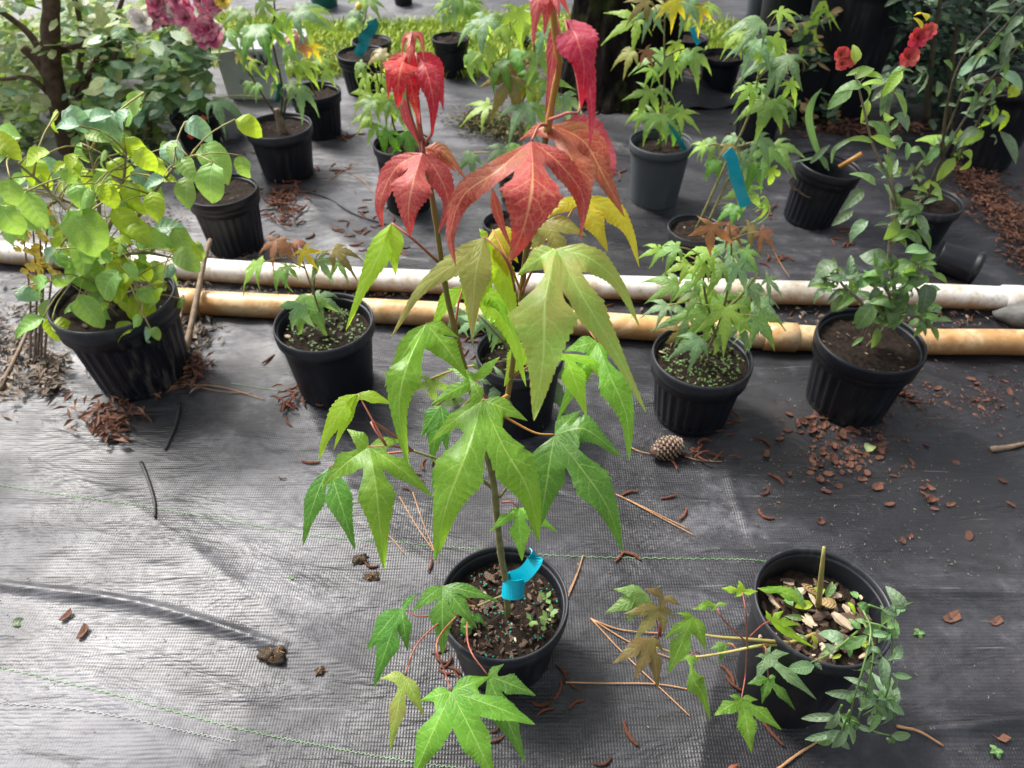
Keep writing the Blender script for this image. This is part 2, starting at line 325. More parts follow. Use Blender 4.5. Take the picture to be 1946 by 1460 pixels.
def fabric_mat():
    m, t, o = new_mat('woven weed barrier')
    c = coords(t, 'Object')
    st = coords(t, 'Object', (1.0, 3.2, 1.0), (0, 0, R(4)))
    big = noise_(t, c, 1.5, 3, 0.6)
    stk = noise_(t, st, 6.0, 4, 0.62, 0.6)
    stk2 = noise_(t, coords(t, 'Object', (1.0, 7.0, 1.0), (0, 0, R(5))), 6.0, 4, 0.6, 0.8)
    fine = noise_(t, c, 55, 3, 0.7)
    sx = t.nodes.new('ShaderNodeSeparateXYZ'); t.links.new(c, sx.inputs[0])
    # dust: more in dry patches, painted sheen at left; darker where water stood
    big2 = noise_(t, c, 4.2, 4, 0.62)
    d = math_(t, 'ADD', math_(t, 'MULTIPLY', big, 1.5), math_(t, 'ADD', math_(t, 'MULTIPLY', stk, 0.55), math_(t, 'MULTIPLY', fine, 0.40)))
    d = math_(t, 'ADD', d, math_(t, 'ADD', math_(t, 'MULTIPLY', stk2, 0.25), math_(t, 'MULTIPLY', big2, 0.7)))
    left_sheen = smooth_(t, math_(t, 'ADD', sx.outputs[0], math_(t, 'MULTIPLY', math_(t, 'SUBTRACT', big, 0.5), 0.8)), 0.05, -0.45)   # sheen painted into the colour, paler to the left
    d = math_(t, 'ADD', d, math_(t, 'MULTIPLY', left_sheen, 0.26))
    dust_sheen = smooth_(t, d, 1.30, 2.25)
    col = ramp(t, dust_sheen, [(0.0, (0.006, 0.0063, 0.0084)), (0.35, (0.0145, 0.0148, 0.0185)), (0.65, (0.040, 0.040, 0.047)), (1.0, (0.145, 0.144, 0.157))])
    br = smooth_(t, noise_(t, c, 3.1, 5, 0.65), 0.56, 0.74)
    col = mixc(t, math_(t, 'MULTIPLY', br, 0.5), col, (0.050, 0.039, 0.031))
    # weave: ribs across and threads along
    w1 = N(t, 'ShaderNodeTexWave', Scale=78.0, Distortion=0.25, wave_type='BANDS', bands_direction='X'); w1.inputs['Detail'].default_value = 0.0
    w2 = N(t, 'ShaderNodeTexWave', Scale=60.0, Distortion=0.25, wave_type='BANDS', bands_direction='Y'); w2.inputs['Detail'].default_value = 0.0
    t.links.new(c, w1.inputs['Vector']); t.links.new(c, w2.inputs['Vector'])
    wv = math_(t, 'MULTIPLY', math_(t, 'MULTIPLY_ADD', w1.outputs['Fac'], 0.75, 0.25), math_(t, 'MULTIPLY_ADD', w2.outputs['Fac'], 0.8, 0.2))
    col = mixc(t, math_(t, 'MULTIPLY', math_(t, 'SUBTRACT', 1.0, wv), math_(t, 'MULTIPLY_ADD', smooth_(t, big2, 0.62, 0.38), 0.34, 0.16)), col, (0.006, 0.006, 0.0075))
    sc = smooth_(t, noise_(t, coords(t, 'Object', (1, 22, 1), (0, 0, R(8))), 7.0, 3, 0.5), 0.68, 0.74)
    col = mixc(t, math_(t, 'MULTIPLY', sc, 0.30), col, (0.28, 0.28, 0.29))
    wrinkle_shade = smooth_(t, noise_(t, coords(t, 'Object', (1, 8, 1), (0, 0, R(4))), 4.5, 4, 0.6, 0.7), 0.55, 0.66)     # wrinkle shadows painted into the colour as dark streaks
    col = mixc(t, math_(t, 'MULTIPLY', wrinkle_shade, 0.6), col, (0.006, 0.0062, 0.0078))
    spk = smooth_(t, noise_(t, c, 190, 2, 0.6), 0.68, 0.76)
    col = mixc(t, math_(t, 'MULTIPLY', spk, 0.35), col, (0.16, 0.14, 0.125))
    p = N(t, 'ShaderNodeBsdfPrincipled'); p.inputs['Specular IOR Level'].default_value = 0.5
    t.links.new(col, p.inputs['Base Color'])
    wet = smooth_(t, noise_(t, c, 2.3, 4, 0.6), 0.42, 0.62)
    t.links.new(math_(t, 'MULTIPLY_ADD', wet, 0.22, 0.42), p.inputs['Roughness'])
    hgt = math_(t, 'ADD', math_(t, 'MULTIPLY', wv, 0.08), math_(t, 'MULTIPLY', stk, 1.5))
    t.links.new(bump_(t, hgt, 0.8, 0.007), p.inputs['Normal'])
    t.links.new(p.outputs[0], o.inputs[0]); return m
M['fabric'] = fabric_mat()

def pipe_mat(name, c1, c2, dirt, amt):
    m, t, o = new_mat(name)
    c = coords(t, 'Object'); g = t.nodes.new('ShaderNodeNewGeometry')
    sx = t.nodes.new('ShaderNodeSeparateXYZ'); t.links.new(coords(t, 'Object'), sx.inputs[0])
    n1 = noise_(t, c, 9, 5, 0.68, 0.6); n2 = noise_(t, c, 45, 4, 0.65)
    col = mixc(t, smooth_(t, n1, 0.38, 0.62), c1, c2)
    # stain of soil splash on the lower half of the pipe (height above the ground)
    low = smooth_(t, math_(t, 'ADD', sx.outputs[2], math_(t, 'MULTIPLY', math_(t, 'SUBTRACT', n1, 0.5), 0.05)), 0.052, 0.014)
    col = mixc(t, math_(t, 'MULTIPLY', low, amt), col, dirt)
    col = mixc(t, math_(t, 'MULTIPLY', smooth_(t, n2, 0.48, 0.72), 0.6), col, dirt)
    p = N(t, 'ShaderNodeBsdfPrincipled', Roughness=0.4); t.links.new(col, p.inputs['Base Color'])
    t.links.new(bump_(t, n2, 0.08, 0.003), p.inputs['Normal'])
    t.links.new(p.outputs[0], o.inputs[0]); return m
M['pipe_white'] = pipe_mat('white pvc', (0.56, 0.50, 0.40), (0.76, 0.74, 0.70), (0.31, 0.18, 0.075), 0.95)
M['pipe_tan'] = pipe_mat('stained tan pvc', (0.52, 0.28, 0.10), (0.68, 0.49, 0.28), (0.27, 0.13, 0.045), 0.9)

def bark_mat():
    m, t, o = new_mat('pine bark')
    c = coords(t, 'Object', (1, 1, 0.3)); c2 = coords(t, 'Object')
    f = noise_(t, c, 26, 6, 0.65); mo = smooth_(t, noise_(t, c2, 6, 5, 0.6), 0.58, 0.70)
    col = ramp(t, f, [(0.38, (0.002, 0.0017, 0.0014)), (0.56, (0.010, 0.008, 0.0065)), (0.8, (0.04, 0.032, 0.026))])
    col = mixc(t, math_(t, 'MULTIPLY', mo, 0.6), col, (0.045, 0.06, 0.01))
    p = N(t, 'ShaderNodeBsdfPrincipled', Roughness=0.9); p.inputs['Specular IOR Level'].default_value = 0.12; t.links.new(col, p.inputs['Base Color'])
    t.links.new(bump_(t, f, 0.9, 0.02), p.inputs['Normal']); t.links.new(p.outputs[0], o.inputs[0]); return m
M['bark'] = bark_mat()
M['bark_brown'] = simple('shrub bark', (0.045, 0.026, 0.014), (0.11, 0.07, 0.04), 0.8, 40, 0.9, bdist=0.005)

# ------------------------------------------------------------------ the ground
CREASES = [([(-60, 1100), (0, 1115), (260, 1150), (480, 1215), (560, 1240)], 0.010, 0.0075),
           ([(1120, 768), (1380, 762), (1540, 775)], 0.005, 0.012),
           ([(1680, 1395), (1800, 1390), (1946, 1372), (2000, 1370)], 0.010, 0.010),
           ([(1640, 1115), (1800, 1122), (1960, 1118)], 0.006, 0.016),
           ([(1380, 880), (1400, 960), (1440, 1040)], 0.003, 0.010),
           ([(1400, 715), (1720, 690), (1950, 740)], 0.006, 0.02),
           ([(560, 395), (620, 440), (700, 480), (860, 500)], 0.006, 0.018),
           ([(390, 360), (600, 400), (720, 420)], 0.005, 0.02),
           ([(1150, 215), (1300, 262), (1500, 330)], 0.012, 0.03),
           ([(1120, 260), (1250, 300), (1400, 360)], 0.008, 0.025)]
CR = []
for pl, hh, ww in CREASES:
    q = [G(*p) for p in pl]
    q = spline(q, 13)
    for k, (a, b) in enumerate(zip(q[:-1], q[1:])): CR.append((a.x, a.y, b.x, b.y, hh * min(1, (k + .6) / 3, (11.6 - k) / 4), ww))
def wrinkle(X, Y):
    """height of the cloth, numpy arrays"""
    Z = np.zeros_like(X)
    Yr = Y + 0.07 * X
    for k, (ax, ay, amp, ph) in enumerate(((1.3, 21, .0016, .3), (2.1, 34, .0012, 1.7), (.8, 13, .0022, 2.9), (3.0, 57, .0003, .8), (1.7, 9, .0020, 4.0))):
        wob = 1.6 * np.sin(ax * X * 1.9 + ph * 2) + 0.9 * np.sin(ax * X * 4.3 + ph * 5 + Y * 2.0)
        env = 0.5 + 0.5 * np.sin(X * (1.1 + .4 * k) + Y * (0.9 + .3 * k) + ph * 3)
        s = 1 - np.abs(np.sin(ay * Yr * 0.5 + wob + ph))
        Z += amp * env * s ** 2.5 * 3.6
    return Z
def creases(X, Y):
    D = np.zeros_like(X)
    groups = {}
    for (x0, y0, x1, y1, hh, ww) in CR:
        dx, dy = x1 - x0, y1 - y0; L2 = dx * dx + dy * dy
        t = np.clip(((X - x0) * dx + (Y - y0) * dy) / L2, 0, 1)
        d = np.hypot(X - x0 - t * dx, Y - y0 - t * dy)
        D = np.maximum(D, hh * np.exp(-(d / ww) ** 2))
    return D
xs = np.concatenate([[-80, -30, -12, -6, -4, -3], np.linspace(-2.4, -1.0, 60), np.linspace(-0.99, 0.99, 480), np.linspace(1.0, 2.4, 60), [3, 4, 6, 12, 30, 80]])
ys = np.concatenate([[-40, -12, -4, -1.5, -.6, -.2, 0], np.linspace(0.1, 1.6, 480), np.linspace(1.62, 4.2, 170), [5, 6, 8, 12, 30, 100]])
XX, YY = np.meshgrid(xs, ys)
ZZ = wrinkle(XX, YY) + creases(XX, YY)
far = np.clip((np.maximum(np.abs(XX) - 2.4, YY - 4.2)) / 2, 0, 1); ZZ = ZZ * (1 - far)
def gz(x, y):
    """cloth height at a spot, read from the grid"""
    i = min(max(int(np.searchsorted(xs, x)) - 1, 0), len(xs) - 2); j = min(max(int(np.searchsorted(ys, y)) - 1, 0), len(ys) - 2)
    u = (x - xs[i]) / (xs[i + 1] - xs[i]); v = (y - ys[j]) / (ys[j + 1] - ys[j])
    return float((ZZ[j, i] * (1 - u) + ZZ[j, i + 1] * u) * (1 - v) + (ZZ[j + 1, i] * (1 - u) + ZZ[j + 1, i + 1] * u) * v)
verts = np.stack([XX.ravel(), YY.ravel(), ZZ.ravel()], 1)
nx, ny = len(xs), len(ys)
ii = (np.arange(ny - 1)[:, None] * nx + np.arange(nx - 1)[None, :]).ravel()
faces = np.stack([ii, ii + 1, ii + nx + 1, ii + nx], 1)
me = bpy.data.meshes.new('ground'); me.from_pydata(verts.tolist(), [], faces.tolist())
me.polygons.foreach_set('use_smooth', [True] * len(me.polygons))
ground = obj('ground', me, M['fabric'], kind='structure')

def stitch(pts, mat, amp=0.0012, step=0.0042, r=0.00045):
    q = spline([G(*p) for p in pts], 40); P = []
    L = sum((b - a).length for a, b in zip(q[:-1], q[1:])); n = int(L / step)
    q = spline(q, n); mb = MB()
    for i, p in enumerate(q):
        P.append(Vector((p.x, p.y + (amp if i % 2 else -amp), gz(p.x, p.y) + 0.0012)))
    mb.tube(P, r, 4); obj('stitching_thread', mb.mesh(), mat, ground)
stitch([(-30, 1262), (200, 1318), (450, 1385), (620, 1420), (790, 1450), (960, 1470)], M['thread'])
stitch([(-30, 920), (200, 955), (440, 992), (600, 1020), (800, 1040), (1050, 1058), (1400, 1066), (1500, 1080)], M['thread'])
stitch([(-30, 1335), (150, 1350), (320, 1385), (450, 1410)], M['pale_thread'])
stitch([(440, 730), (520, 742), (640, 760)], M['thread'])

# grass strip beyond the pots
def grass_field(n):
    rg = np.random.default_rng(3)
    x = rg.uniform(-3.2, 1.0, n); y = rg.uniform(2.78, 3.62, n)
    edge0 = 2.9 + 0.10 * np.sin(x * 3.1) + 0.05 * np.sin(x * 9); edge1 = 3.47 + 0.06 * np.sin(x * 4.0 + 1)
    soft = rg.uniform(-.1, .1, n)
    k = (x < .9 + soft * 2) & (y > edge0 + soft) & (y < edge1 + soft * .5); x = x[k]; y = y[k]; n = len(x)
    a = rg.uniform(0, 2 * np.pi, n); h = rg.uniform(.018, .05, n); w = rg.uniform(.0012, .0026, n); le = rg.uniform(.2, 1.1, n)
    b = rg.uniform(0, 2 * np.pi, n)
    cx, sx_ = np.cos(a) * w, np.sin(a) * w; lx, ly = np.cos(b) * h * le, np.sin(b) * h * le
    V = np.zeros((n, 5, 3))
    V[:, 0] = np.stack([x - cx, y - sx_, np.zeros(n)], 1); V[:, 1] = np.stack([x + cx, y + sx_, np.zeros(n)], 1)
    V[:, 2] = np.stack([x - cx + lx * .4, y - sx_ + ly * .4, h * .65], 1); V[:, 3] = np.stack([x + cx + lx * .4, y + sx_ + ly * .4, h * .65], 1)
    V[:, 4] = np.stack([x + lx, y + ly, h], 1)
    base = np.arange(n)[:, None] * 5
    f4 = (base + np.array([[0, 1, 3, 2]])).tolist(); f3 = (base + np.array([[2, 3, 4]])).tolist()
    me = bpy.data.meshes.new('grass'); me.from_pydata(V.reshape(-1, 3).tolist(), [], f4 + f3)
    return me
obj('grass', grass_field(60000), M['grass'], label='bright yellow green grass strip between the two cloths', cat='grass', kind='stuff')
mb = MB()
rows = []
for y in lin(2.86, 3.5, 12):
    rows.append([Vector((x, y + 0.05 * math.sin(x * 3) + .03 * math.sin(x * 11), (0.012 if 2.9 < y < 3.45 and x < .8 else -.012) + 0.008 * noise.noise((x * 4, y * 4, 0)))) for x in lin(-3.3, 1.05, 60)])
mb.quadgrid(rows)
M['turf'] = simple('turf soil', (0.06, 0.07, 0.015), (0.14, 0.15, 0.04), 0.9, 14, 0.8)
obj('turf_soil', mb.mesh(), M['turf'], kind='structure')

# ------------------------------------------------------------------ leaf meshes
def lobed_leaf(base, lobes, n, tau=0.30, teeth=9, cols=3, tooth=0.16, fold=0.0, ripple=0.04, sag=0.0, wavy=True, mesh_name='leaf', offset=None):
    """lobes: list of (points, half_width) from left to right; points start after the base. n = leaf normal"""
    n = Vector(n).normalized(); mb = []; nl = len(lobes)
    ts = [tau * k / 4 for k in range(4)] if nl > 1 else [0, .03, .08]
    t0 = tau if nl > 1 else 0.12
    for k in range(teeth):
        a = t0 + (1 - t0) * (k / teeth) ** 0.92; b = t0 + (1 - t0) * ((k + 1) / teeth) ** 0.92
        ts += [a, a + (b - a) * 0.66, a + (b - a) * 0.93]
    ts.append(1.0); K = len(ts)
    V = []; 
    for pts, hw in lobes:
        P = spline([base] + pts, 25)
        def ev(t, P=P):
            u = t * 24; i = min(int(u), 23); return P[i].lerp(P[i + 1], u - i)
        V.append([ev(t) for t in ts])
    def prof(t, outer):
        if t < .42: f = 0.50 + 0.50 * math.sin(math.pi / 2 * (t / .42))
        else:
            u = min(1.0, (t - .42) / .58); f = (1 - u) ** 0.98 * (1 - 0.24 * math.sin(math.pi * u ** 1.2)) + 0.012
        if outer: f *= min(1.0, (t / .22)) ** 0.6 if t < .22 else 1
        return f
    verts = []; faces = []; uvs = []
    for i, (pts, hw) in enumerate(lobes):
        C = V[i]; seedp = rnd() * 6; fl = fold + ru(-.08, .08)
        vein = len(verts); verts.extend(C)
        for side in (-1, 1):
            j = i + side; outer = not (0 <= j < nl)
            o_tau = None; bcol = []
            for k, t in enumerate(ts):
                T = (C[min(k + 1, K - 1)] - C[max(k - 1, 0)]); T.normalize()
                w = T.cross(n); 
                if w.length < 1e-5: w = T.orthogonal()
                w = w.normalized() * side
                tk = 0.0
                if t > (t0 if not outer else 0.05) and t < .985:
                    ph = (k - (4 if nl > 1 else 3)) % 3
                    tk = (-0.5, 0.55, 0.75)[ph] * tooth * (0.6 + 0.4 * math.sin(math.pi * t))
                f = prof(t, outer) * (1 + tk) * hw
                if outer: b = C[k] + w * f
                else:
                    mid = (C[k] + V[j][k]) * 0.5 - n * (sag * t / tau)
                    if t <= tau + 1e-6: b = mid; o_tau = mid - C[k]
                    else:
                        u = min(1.0, (t - tau) / 0.16); u = u * u * (3 - 2 * u)
                        b = C[k] + o_tau * (1 - u) * (1 - .4 * u) + w * f * u
                bcol.append(b)
            idx = [[vein + k for k in range(K)]]
            for c in range(1, cols + 1):
                s = c / cols; st = len(verts)
                for k, t in enumerate(ts):
                    p = C[k].lerp(bcol[k], s)
                    g = 1.0 if outer else max(0.0, min(1.0, (t - tau) / .2))
                    p = p + n * (hw * g * (-fl * s ** 1.4 + ripple * s * s * math.sin(t * 19 + seedp + side * 1.7) - 0.10 * math.sin(math.pi * s) * 0))
                    verts.append(p)
                idx.append([st + k for k in range(K)])
            for c in range(cols):
                for k in range(K - 1):
                    q = [idx[c][k], idx[c + 1][k], idx[c + 1][k + 1], idx[c][k + 1]]
                    u = [(c / cols, ts[k]), ((c + 1) / cols, ts[k]), ((c + 1) / cols, ts[k + 1]), (c / cols, ts[k + 1])]
                    if side < 0: q.reverse(); u.reverse()
                    faces.append(q); uvs.extend(u)
    if offset is not None: verts = [v - offset for v in verts]
    me = bpy.data.meshes.new(mesh_name); me.from_pydata([tuple(v) for v in verts], [], faces)
    uvl = me.uv_layers.new(name='UVMap'); uvl.data.foreach_set('uv', [x for p in uvs for x in p])
    bm = bmesh.new(); bm.from_mesh(me); bmesh.ops.remove_doubles(bm, verts=bm.verts, dist=1e-6)
    bmesh.ops.recalc_face_normals(bm, faces=bm.faces) if False else None
    bm.to_mesh(me); bm.free()
    me.polygons.foreach_set('use_smooth', [True] * len(me.polygons)); me.update()
    return me

def lib_maple(angs, lens, droop, hw, teeth=5, cols=2, tau=.32, fold=0.15):
    lobes = []
    for a, l in zip(angs, lens):
        a = R(a); d = Vector((math.sin(a), math.cos(a), 0)); dr = droop * ru(.8, 1.25)
        tw = ru(-.06, .06)
        pts = []
        for r in (.33, .66, 1.0):
            ang = dr * r * 1.0
            pts.append(d * l * r * math.cos(ang * .75) + Vector((0, 0, -l * r * math.sin(ang * .75) + .05 * math.sin(math.pi * r))) + Vector((d.y, -d.x, 0)) * tw * r * r * l)
        lobes.append((pts, hw * l * (1.0 if abs(a) < 1.2 else .85)))
    return lobed_leaf(Vector((0, 0, 0)), lobes, (0, 0, 1), tau, teeth, cols, .2, fold, .08)
A5 = (-98, -48, 0, 48, 98); L5 = (.5, .86, 1, .86, .5)
def fresh(meshes, key):
    """copies of library meshes carrying one material"""
    r = []
    for m in meshes:
        c = m.copy(); c.materials.clear(); c.materials.append(M[key]); r.append(c)
    return r
MAPLE = [lib_maple(A5, L5, d, .125, tau=.24) for d in (.35, .6, .9, 1.15)] + [lib_maple((-60, -22, 22, 60), (.6, .95, 1, .62), .8, .13, tau=.24), lib_maple((-85, -36, 6, 52), (.5, .9, 1, .8), .55, .13, tau=.24)]
MAPLE7 = [lib_maple((-120, -80, -40, 0, 40, 80, 120), (.35, .65, .9, 1, .9, .65, .35), d, .15) for d in (.5, .85)]
def lib_oval(hw, curl, fold, teeth=3, tooth=0.0):
    pts = [Vector((ru(-.04, .04), r * math.cos(curl * r * .7), -r * math.sin(curl * r * .7) + .08 * math.sin(math.pi * r))) for r in (.33, .66, 1)]
    return lobed_leaf(Vector((0, 0, 0)), [(pts, hw)], (0, 0, 1), .1, teeth, 2, tooth, fold, .12)
def ovalprof(hw, curl, fold): return lib_oval(hw, curl, fold)
def lib_round(hw, curl, cup, rows=7, wav=.06):
    """broad leaf with rounded tip"""
    K = rows; verts = []; faces = []; uvs = []; ph = rnd() * 6
    for k in range(K + 1):
        t = k / K; f = math.sin(math.pi * min(1, t ** .8 * .985 + .008)) ** .62 * hw * (1 + .06 * math.sin(9 * t + ph))
        y = t * math.cos(curl * t * .7); z = -t * math.sin(curl * t * .7) + .06 * math.sin(math.pi * t)
        for s in (-1, -.5, 0, .5, 1):
            verts.append((s * f, y, z + cup * s * s * f + wav * hw * math.sin(7 * t + ph + s * 2) * abs(s)))
    for k in range(K):
        for c in range(4):
            faces.append((k * 5 + c, k * 5 + c + 1, k * 5 + c + 6, k * 5 + c + 5))
            sv = [abs(c - 2) / 2, abs(c - 1) / 2]
            uvs += [(sv[0], k / K), (sv[1], k / K), (sv[1], (k + 1) / K), (sv[0], (k + 1) / K)]
    me = bpy.data.meshes.new('leaf'); me.from_pydata(verts, [], faces); u = me.uv_layers.new(name='UVMap')
    u.data.foreach_set('uv', [x for p in uvs for x in p]); me.polygons.foreach_set('use_smooth', [True] * len(faces)); return me
ROUND = [lib_round(.33, .5, .25, wav=.16), lib_round(.38, .9, .1, wav=.2), lib_round(.30, .2, .4, wav=.14), lib_round(.35, 1.2, -.15, wav=.2)]
OVAL = [lib_round(.21, .4, .3, 5), lib_round(.25, .8, .15, 5, .15), lib_round(.17, .1, .4, 5), lib_round(.22, 1.4, .2, 5, .2)]
NARROW = [lib_round(.13, .5, .3, 5), lib_round(.15, .9, .2, 5)]
CACHE = {}
def lib(kind, key):
    if (kind, key) not in CACHE:
        CACHE[(kind, key)] = fresh({'maple': MAPLE, 'maple7': MAPLE7, 'round': ROUND, 'oval': OVAL, 'narrow': NARROW}[kind], key)
    return CACHE[(kind, key)]
# bent unit rod along +Y for the stalks of smaller leaves
mb = MB(); mb.tube([(0, y, .09 * math.sin(math.pi * y)) for y in lin(0, 1, 6)], [.018, .015, .013, .012, .012, .014], 5)
ROD = {}
def rod_mesh(key):
    if key not in ROD:
        m = mb_rod.mesh(); m.materials.append(M[key]); ROD[key] = m
    return ROD[key]
mb_rod = mb
def frame(loc, fwd, up, sc):
    f = Vector(fwd).normalized(); r = f.cross(Vector(up)); 
    if r.length < 1e-5: r = f.orthogonal()
    r.normalize(); u = r.cross(f)
    return Matrix(((r.x * sc, f.x * sc, u.x * sc, loc[0]), (r.y * sc, f.y * sc, u.y * sc, loc[1]), (r.z * sc, f.z * sc, u.z * sc, loc[2]), (0, 0, 0, 1)))
def rod(parent, a, b, key, thick=1.0, name='leaf_stalk'):
    a, b = Vector(a), Vector(b); L = (b - a).length
    if L < 1e-4: return
    Mx = frame(a, b - a, (0, -.3, 1), L) @ Matrix.Diagonal((thick, 1, 1, 1))
    return obj(name, rod_mesh(key), None, parent, Mx)
def put_leaf(parent, kind, key, p, ang, length, up=None, stem=None, stalk='petiole_green', idx=None, tilt=None):
    """leaf whose tip points at image angle ang (0 right, 90 down), length in metres"""
    a = R(ang); ca, sa = math.cos(a), math.sin(a)
    tl = ru(.3, .75) if tilt is None else tilt      # how steeply 'down' follows the drop
    fwd = Vector((ca, -sa * (1 - tl), -sa * tl if sa > 0 else -sa * .6)) + Vector((0, ru(-.25, .1), ru(-.3, .12)))
    if up is None: up = Vector((ru(-.3, .3), ru(-.75, -.15), 1))
    ml = lib(kind, key); me = ml[idx % len(ml)] if idx is not None else random.choice(ml)
    o = obj('leaf', me, None, parent, frame(p, fwd, up, length))
    if stem is not None: rod(o, stem, p, stalk, .9)
    return o

# ------------------------------------------------------------------ pots
def pot_shape(r, h, ribbed=False, taper=.78, square=0.0, seg=104):
    """wall + rim of an open nursery pot, centre of the base at the origin. returns wall, rim meshes"""
    wall = MB(); n = seg; rb = r * taper; lip = .022 * r / .08; th = .0022
    def ring(rad, z, rib=0.0):
        o = []
        for k in range(n):
            a = 2 * math.pi * k / n; q = rad
            if rib: q = rad * (1 - rib * (0.5 + 0.5 * math.cos(a * (n // 4))) ** 2)
            if square:
                c, s = abs(math.cos(a)), abs(math.sin(a)); q *= (c ** square + s ** square) ** (-1 / square) * .9
            o.append(Vector((q * math.cos(a), q * math.sin(a), z)))
        return o
    rows = [ring(rb * .2, .004), ring(rb * .9, .002), ring(rb * .97, 0), ring(rb, .003)]
    zt = h - lip * (1.6 if ribbed else 1.15)
    for i, f in enumerate(lin(0.03, 1, 12)):
        z = .003 + (zt - .003) * f; rad = rb + (r * .965 - rb) * (z / h)
        rows.append(ring(rad, z, .055 if ribbed and 0.03 < f < .97 else 0))
    rows += [ring(r * .985, zt + .001), ring(r * .985, h - lip * .98)]
    rows += [ring(r * .955, h - lip * .3)]
    for f in lin(1, 0.0, 6):
        z = .006 + (h - lip * .5 - .006) * f; rows.append(ring((rb + (r * .955 - rb) * (z / h)) - th, z))
    rows.append(ring(rb * .15, .006))
    wall.quadgrid(rows, True)
    rim = MB()
    rim.quadgrid([ring(r * .99 - th, h - lip), ring(r, h - lip), ring(r * 1.012, h - lip * .6), ring(r * 1.012, h - lip * .2), ring(r * 1.0, h),
                  ring(r * .975, h + .0005), ring(r * .957, h - lip * .2), ring(r * .95, h - lip)], True)
    return wall.mesh(), rim.mesh()
def soil_mesh(r, amp=.004, n=26):
    mb = MB(); rows = []
    ph = rnd() * 50
    for i in range(9):
        rad = r * i / 8 + 1e-4
        rows.append([Vector((rad * math.cos(a), rad * math.sin(a), amp * 2 * noise.noise((rad * 45 * math.cos(a) + ph, rad * 45 * math.sin(a), 0)) + amp * noise.noise((rad * 130 * math.cos(a), rad * 130 * math.sin(a), ph)))) for a in [2 * math.pi * k / n for k in range(n)]])
    mb.quadgrid(rows, True); return mb.mesh()
def chip_mesh():
    b = MB(); l, w, h = ru(.7, 1.2), ru(.3, .55), ru(.12, .25); rows = []
    for x in (-.5, -.15, .2, .5):
        e = .55 if abs(x) == .5 else 1
        rows.append([Vector((x * l + ru(-.06, .06), y * w * e * ru(.8, 1.2), z * h * e + ru(-.03, .03))) for y, z in ((-.5, 0), (-.3, .5), (.3, .5), (.5, 0), (.3, -.5), (-.3, -.5))])
    b.quadgrid(rows, True); b.f += [(5, 4, 3, 2, 1, 0), (18, 19, 20, 21, 22, 23)]
    return b.mesh(smooth=False)
CHIPS = [chip_mesh() for _ in range(5)]
CHIP_D = fresh(CHIPS, 'chip'); CHIP_P = fresh(CHIPS, 'pale_chip')
def solve_pot(cx, cy, w, by, taper=.78, hmax=.40):
    lo, hi = .04, hmax
    for _ in range(40):
        h = (lo + hi) / 2; c = G(cx, cy, h); r = depth(c) * w / F / 2
        q = Vector((c.x, c.y - r * taper, 0)); d = q - CAMP; dep = d.dot(FWD); yy = H0 / 2 + F * d.dot(DWN) / dep
        if yy < by: lo = h      # too short: base lies too high in the picture
        else: hi = h
    return G(cx, cy, h), r, h
POTS = {}
def rotz_tilt(loc, tilt=(0, 0)): 
    return Matrix.Translation(loc) @ Matrix.Rotation(tilt[0], 4, 'X') @ Matrix.Rotation(tilt[1], 4, 'Y') @ Matrix.Rotation(rnd() * 6, 4, 'Z')
def pot(root_name, label, cat, cx, cy, w, by, ribbed=False, mat='pot', rim='pot', soil=.86, group=None, taper=.78, hmax=.4, square=0, chips=0, tilt=(0, 0), cs=(.004, .011), soilmat='soil', sprouts=0, h=None):
    if h is None: c, r, h = solve_pot(cx, cy, w, by, taper, hmax)
    else: c = G(cx, cy, h); r = depth(c) * w / F / 2
    base = Vector((c.x, c.y, gz(c.x, c.y) * .5))
    root = thing(root_name, label, cat, base, group)
    wm, rm = pot_shape(r, h, ribbed, taper, square)
    Mx = rotz_tilt(base, tilt) if not square else Matrix.Translation(base) @ Matrix.Rotation(.35, 4, 'Z')
    pw = obj('pot', wm, M[mat], root, Mx); obj('rim', rm, M[rim], pw, Mx)
    zs = h * soil; rs = r * (taper + (1 - taper) * soil) * .94
    so_ = None
    if soil > 0:
        so_ = obj('soil', soil_mesh(rs), M[soilmat], root, Matrix.Translation(base + Vector((0, 0, zs))))
        for k in range(chips):
            a, q = rnd() * 6.283, rs * .93 * math.sqrt(rnd()); s = ru(*cs) * (1.7 if rnd() < .12 else 1)
            Mc = Matrix.Translation(base + Vector((q * math.cos(a), q * math.sin(a), zs + .003))) @ Matrix.Rotation(rnd() * 6, 4, 'Z') @ Matrix.Rotation(ru(-.5, .5), 4, 'X') @ Matrix.Scale(s, 4)
            obj('bark_chip', random.choice(CHIP_D if rnd() < .93 else CHIP_P), None, so_, Mc)
        if sprouts:
            b = MB()
            for k in range(sprouts):
                a, q = rnd() * 6.283, rs * .9 * math.sqrt(rnd()); p = base + Vector((q * math.cos(a), q * math.sin(a), zs + ru(.002, .008)))
                for e in range(3):
                    aa = rnd() * 6.28; l = ru(.0015, .0036); d = Vector((math.cos(aa), math.sin(aa), ru(0, .6))) * l; s = Vector((-math.sin(aa), math.cos(aa), 0)) * l * .5
                    i = len(b.v); b.v += [p, p + d * .6 + s, p + d * 1.3, p + d * .6 - s]; b.f.append((i, i + 1, i + 2, i + 3)); b.mi.append(0)
            obj('moss_sprouts', b.mesh(), M['sprout'], so_, kind='stuff')
    POTS[root.name] = (base, r, h, zs, rs)
    return root, base, r, h, base + Vector((0, 0, zs)), rs
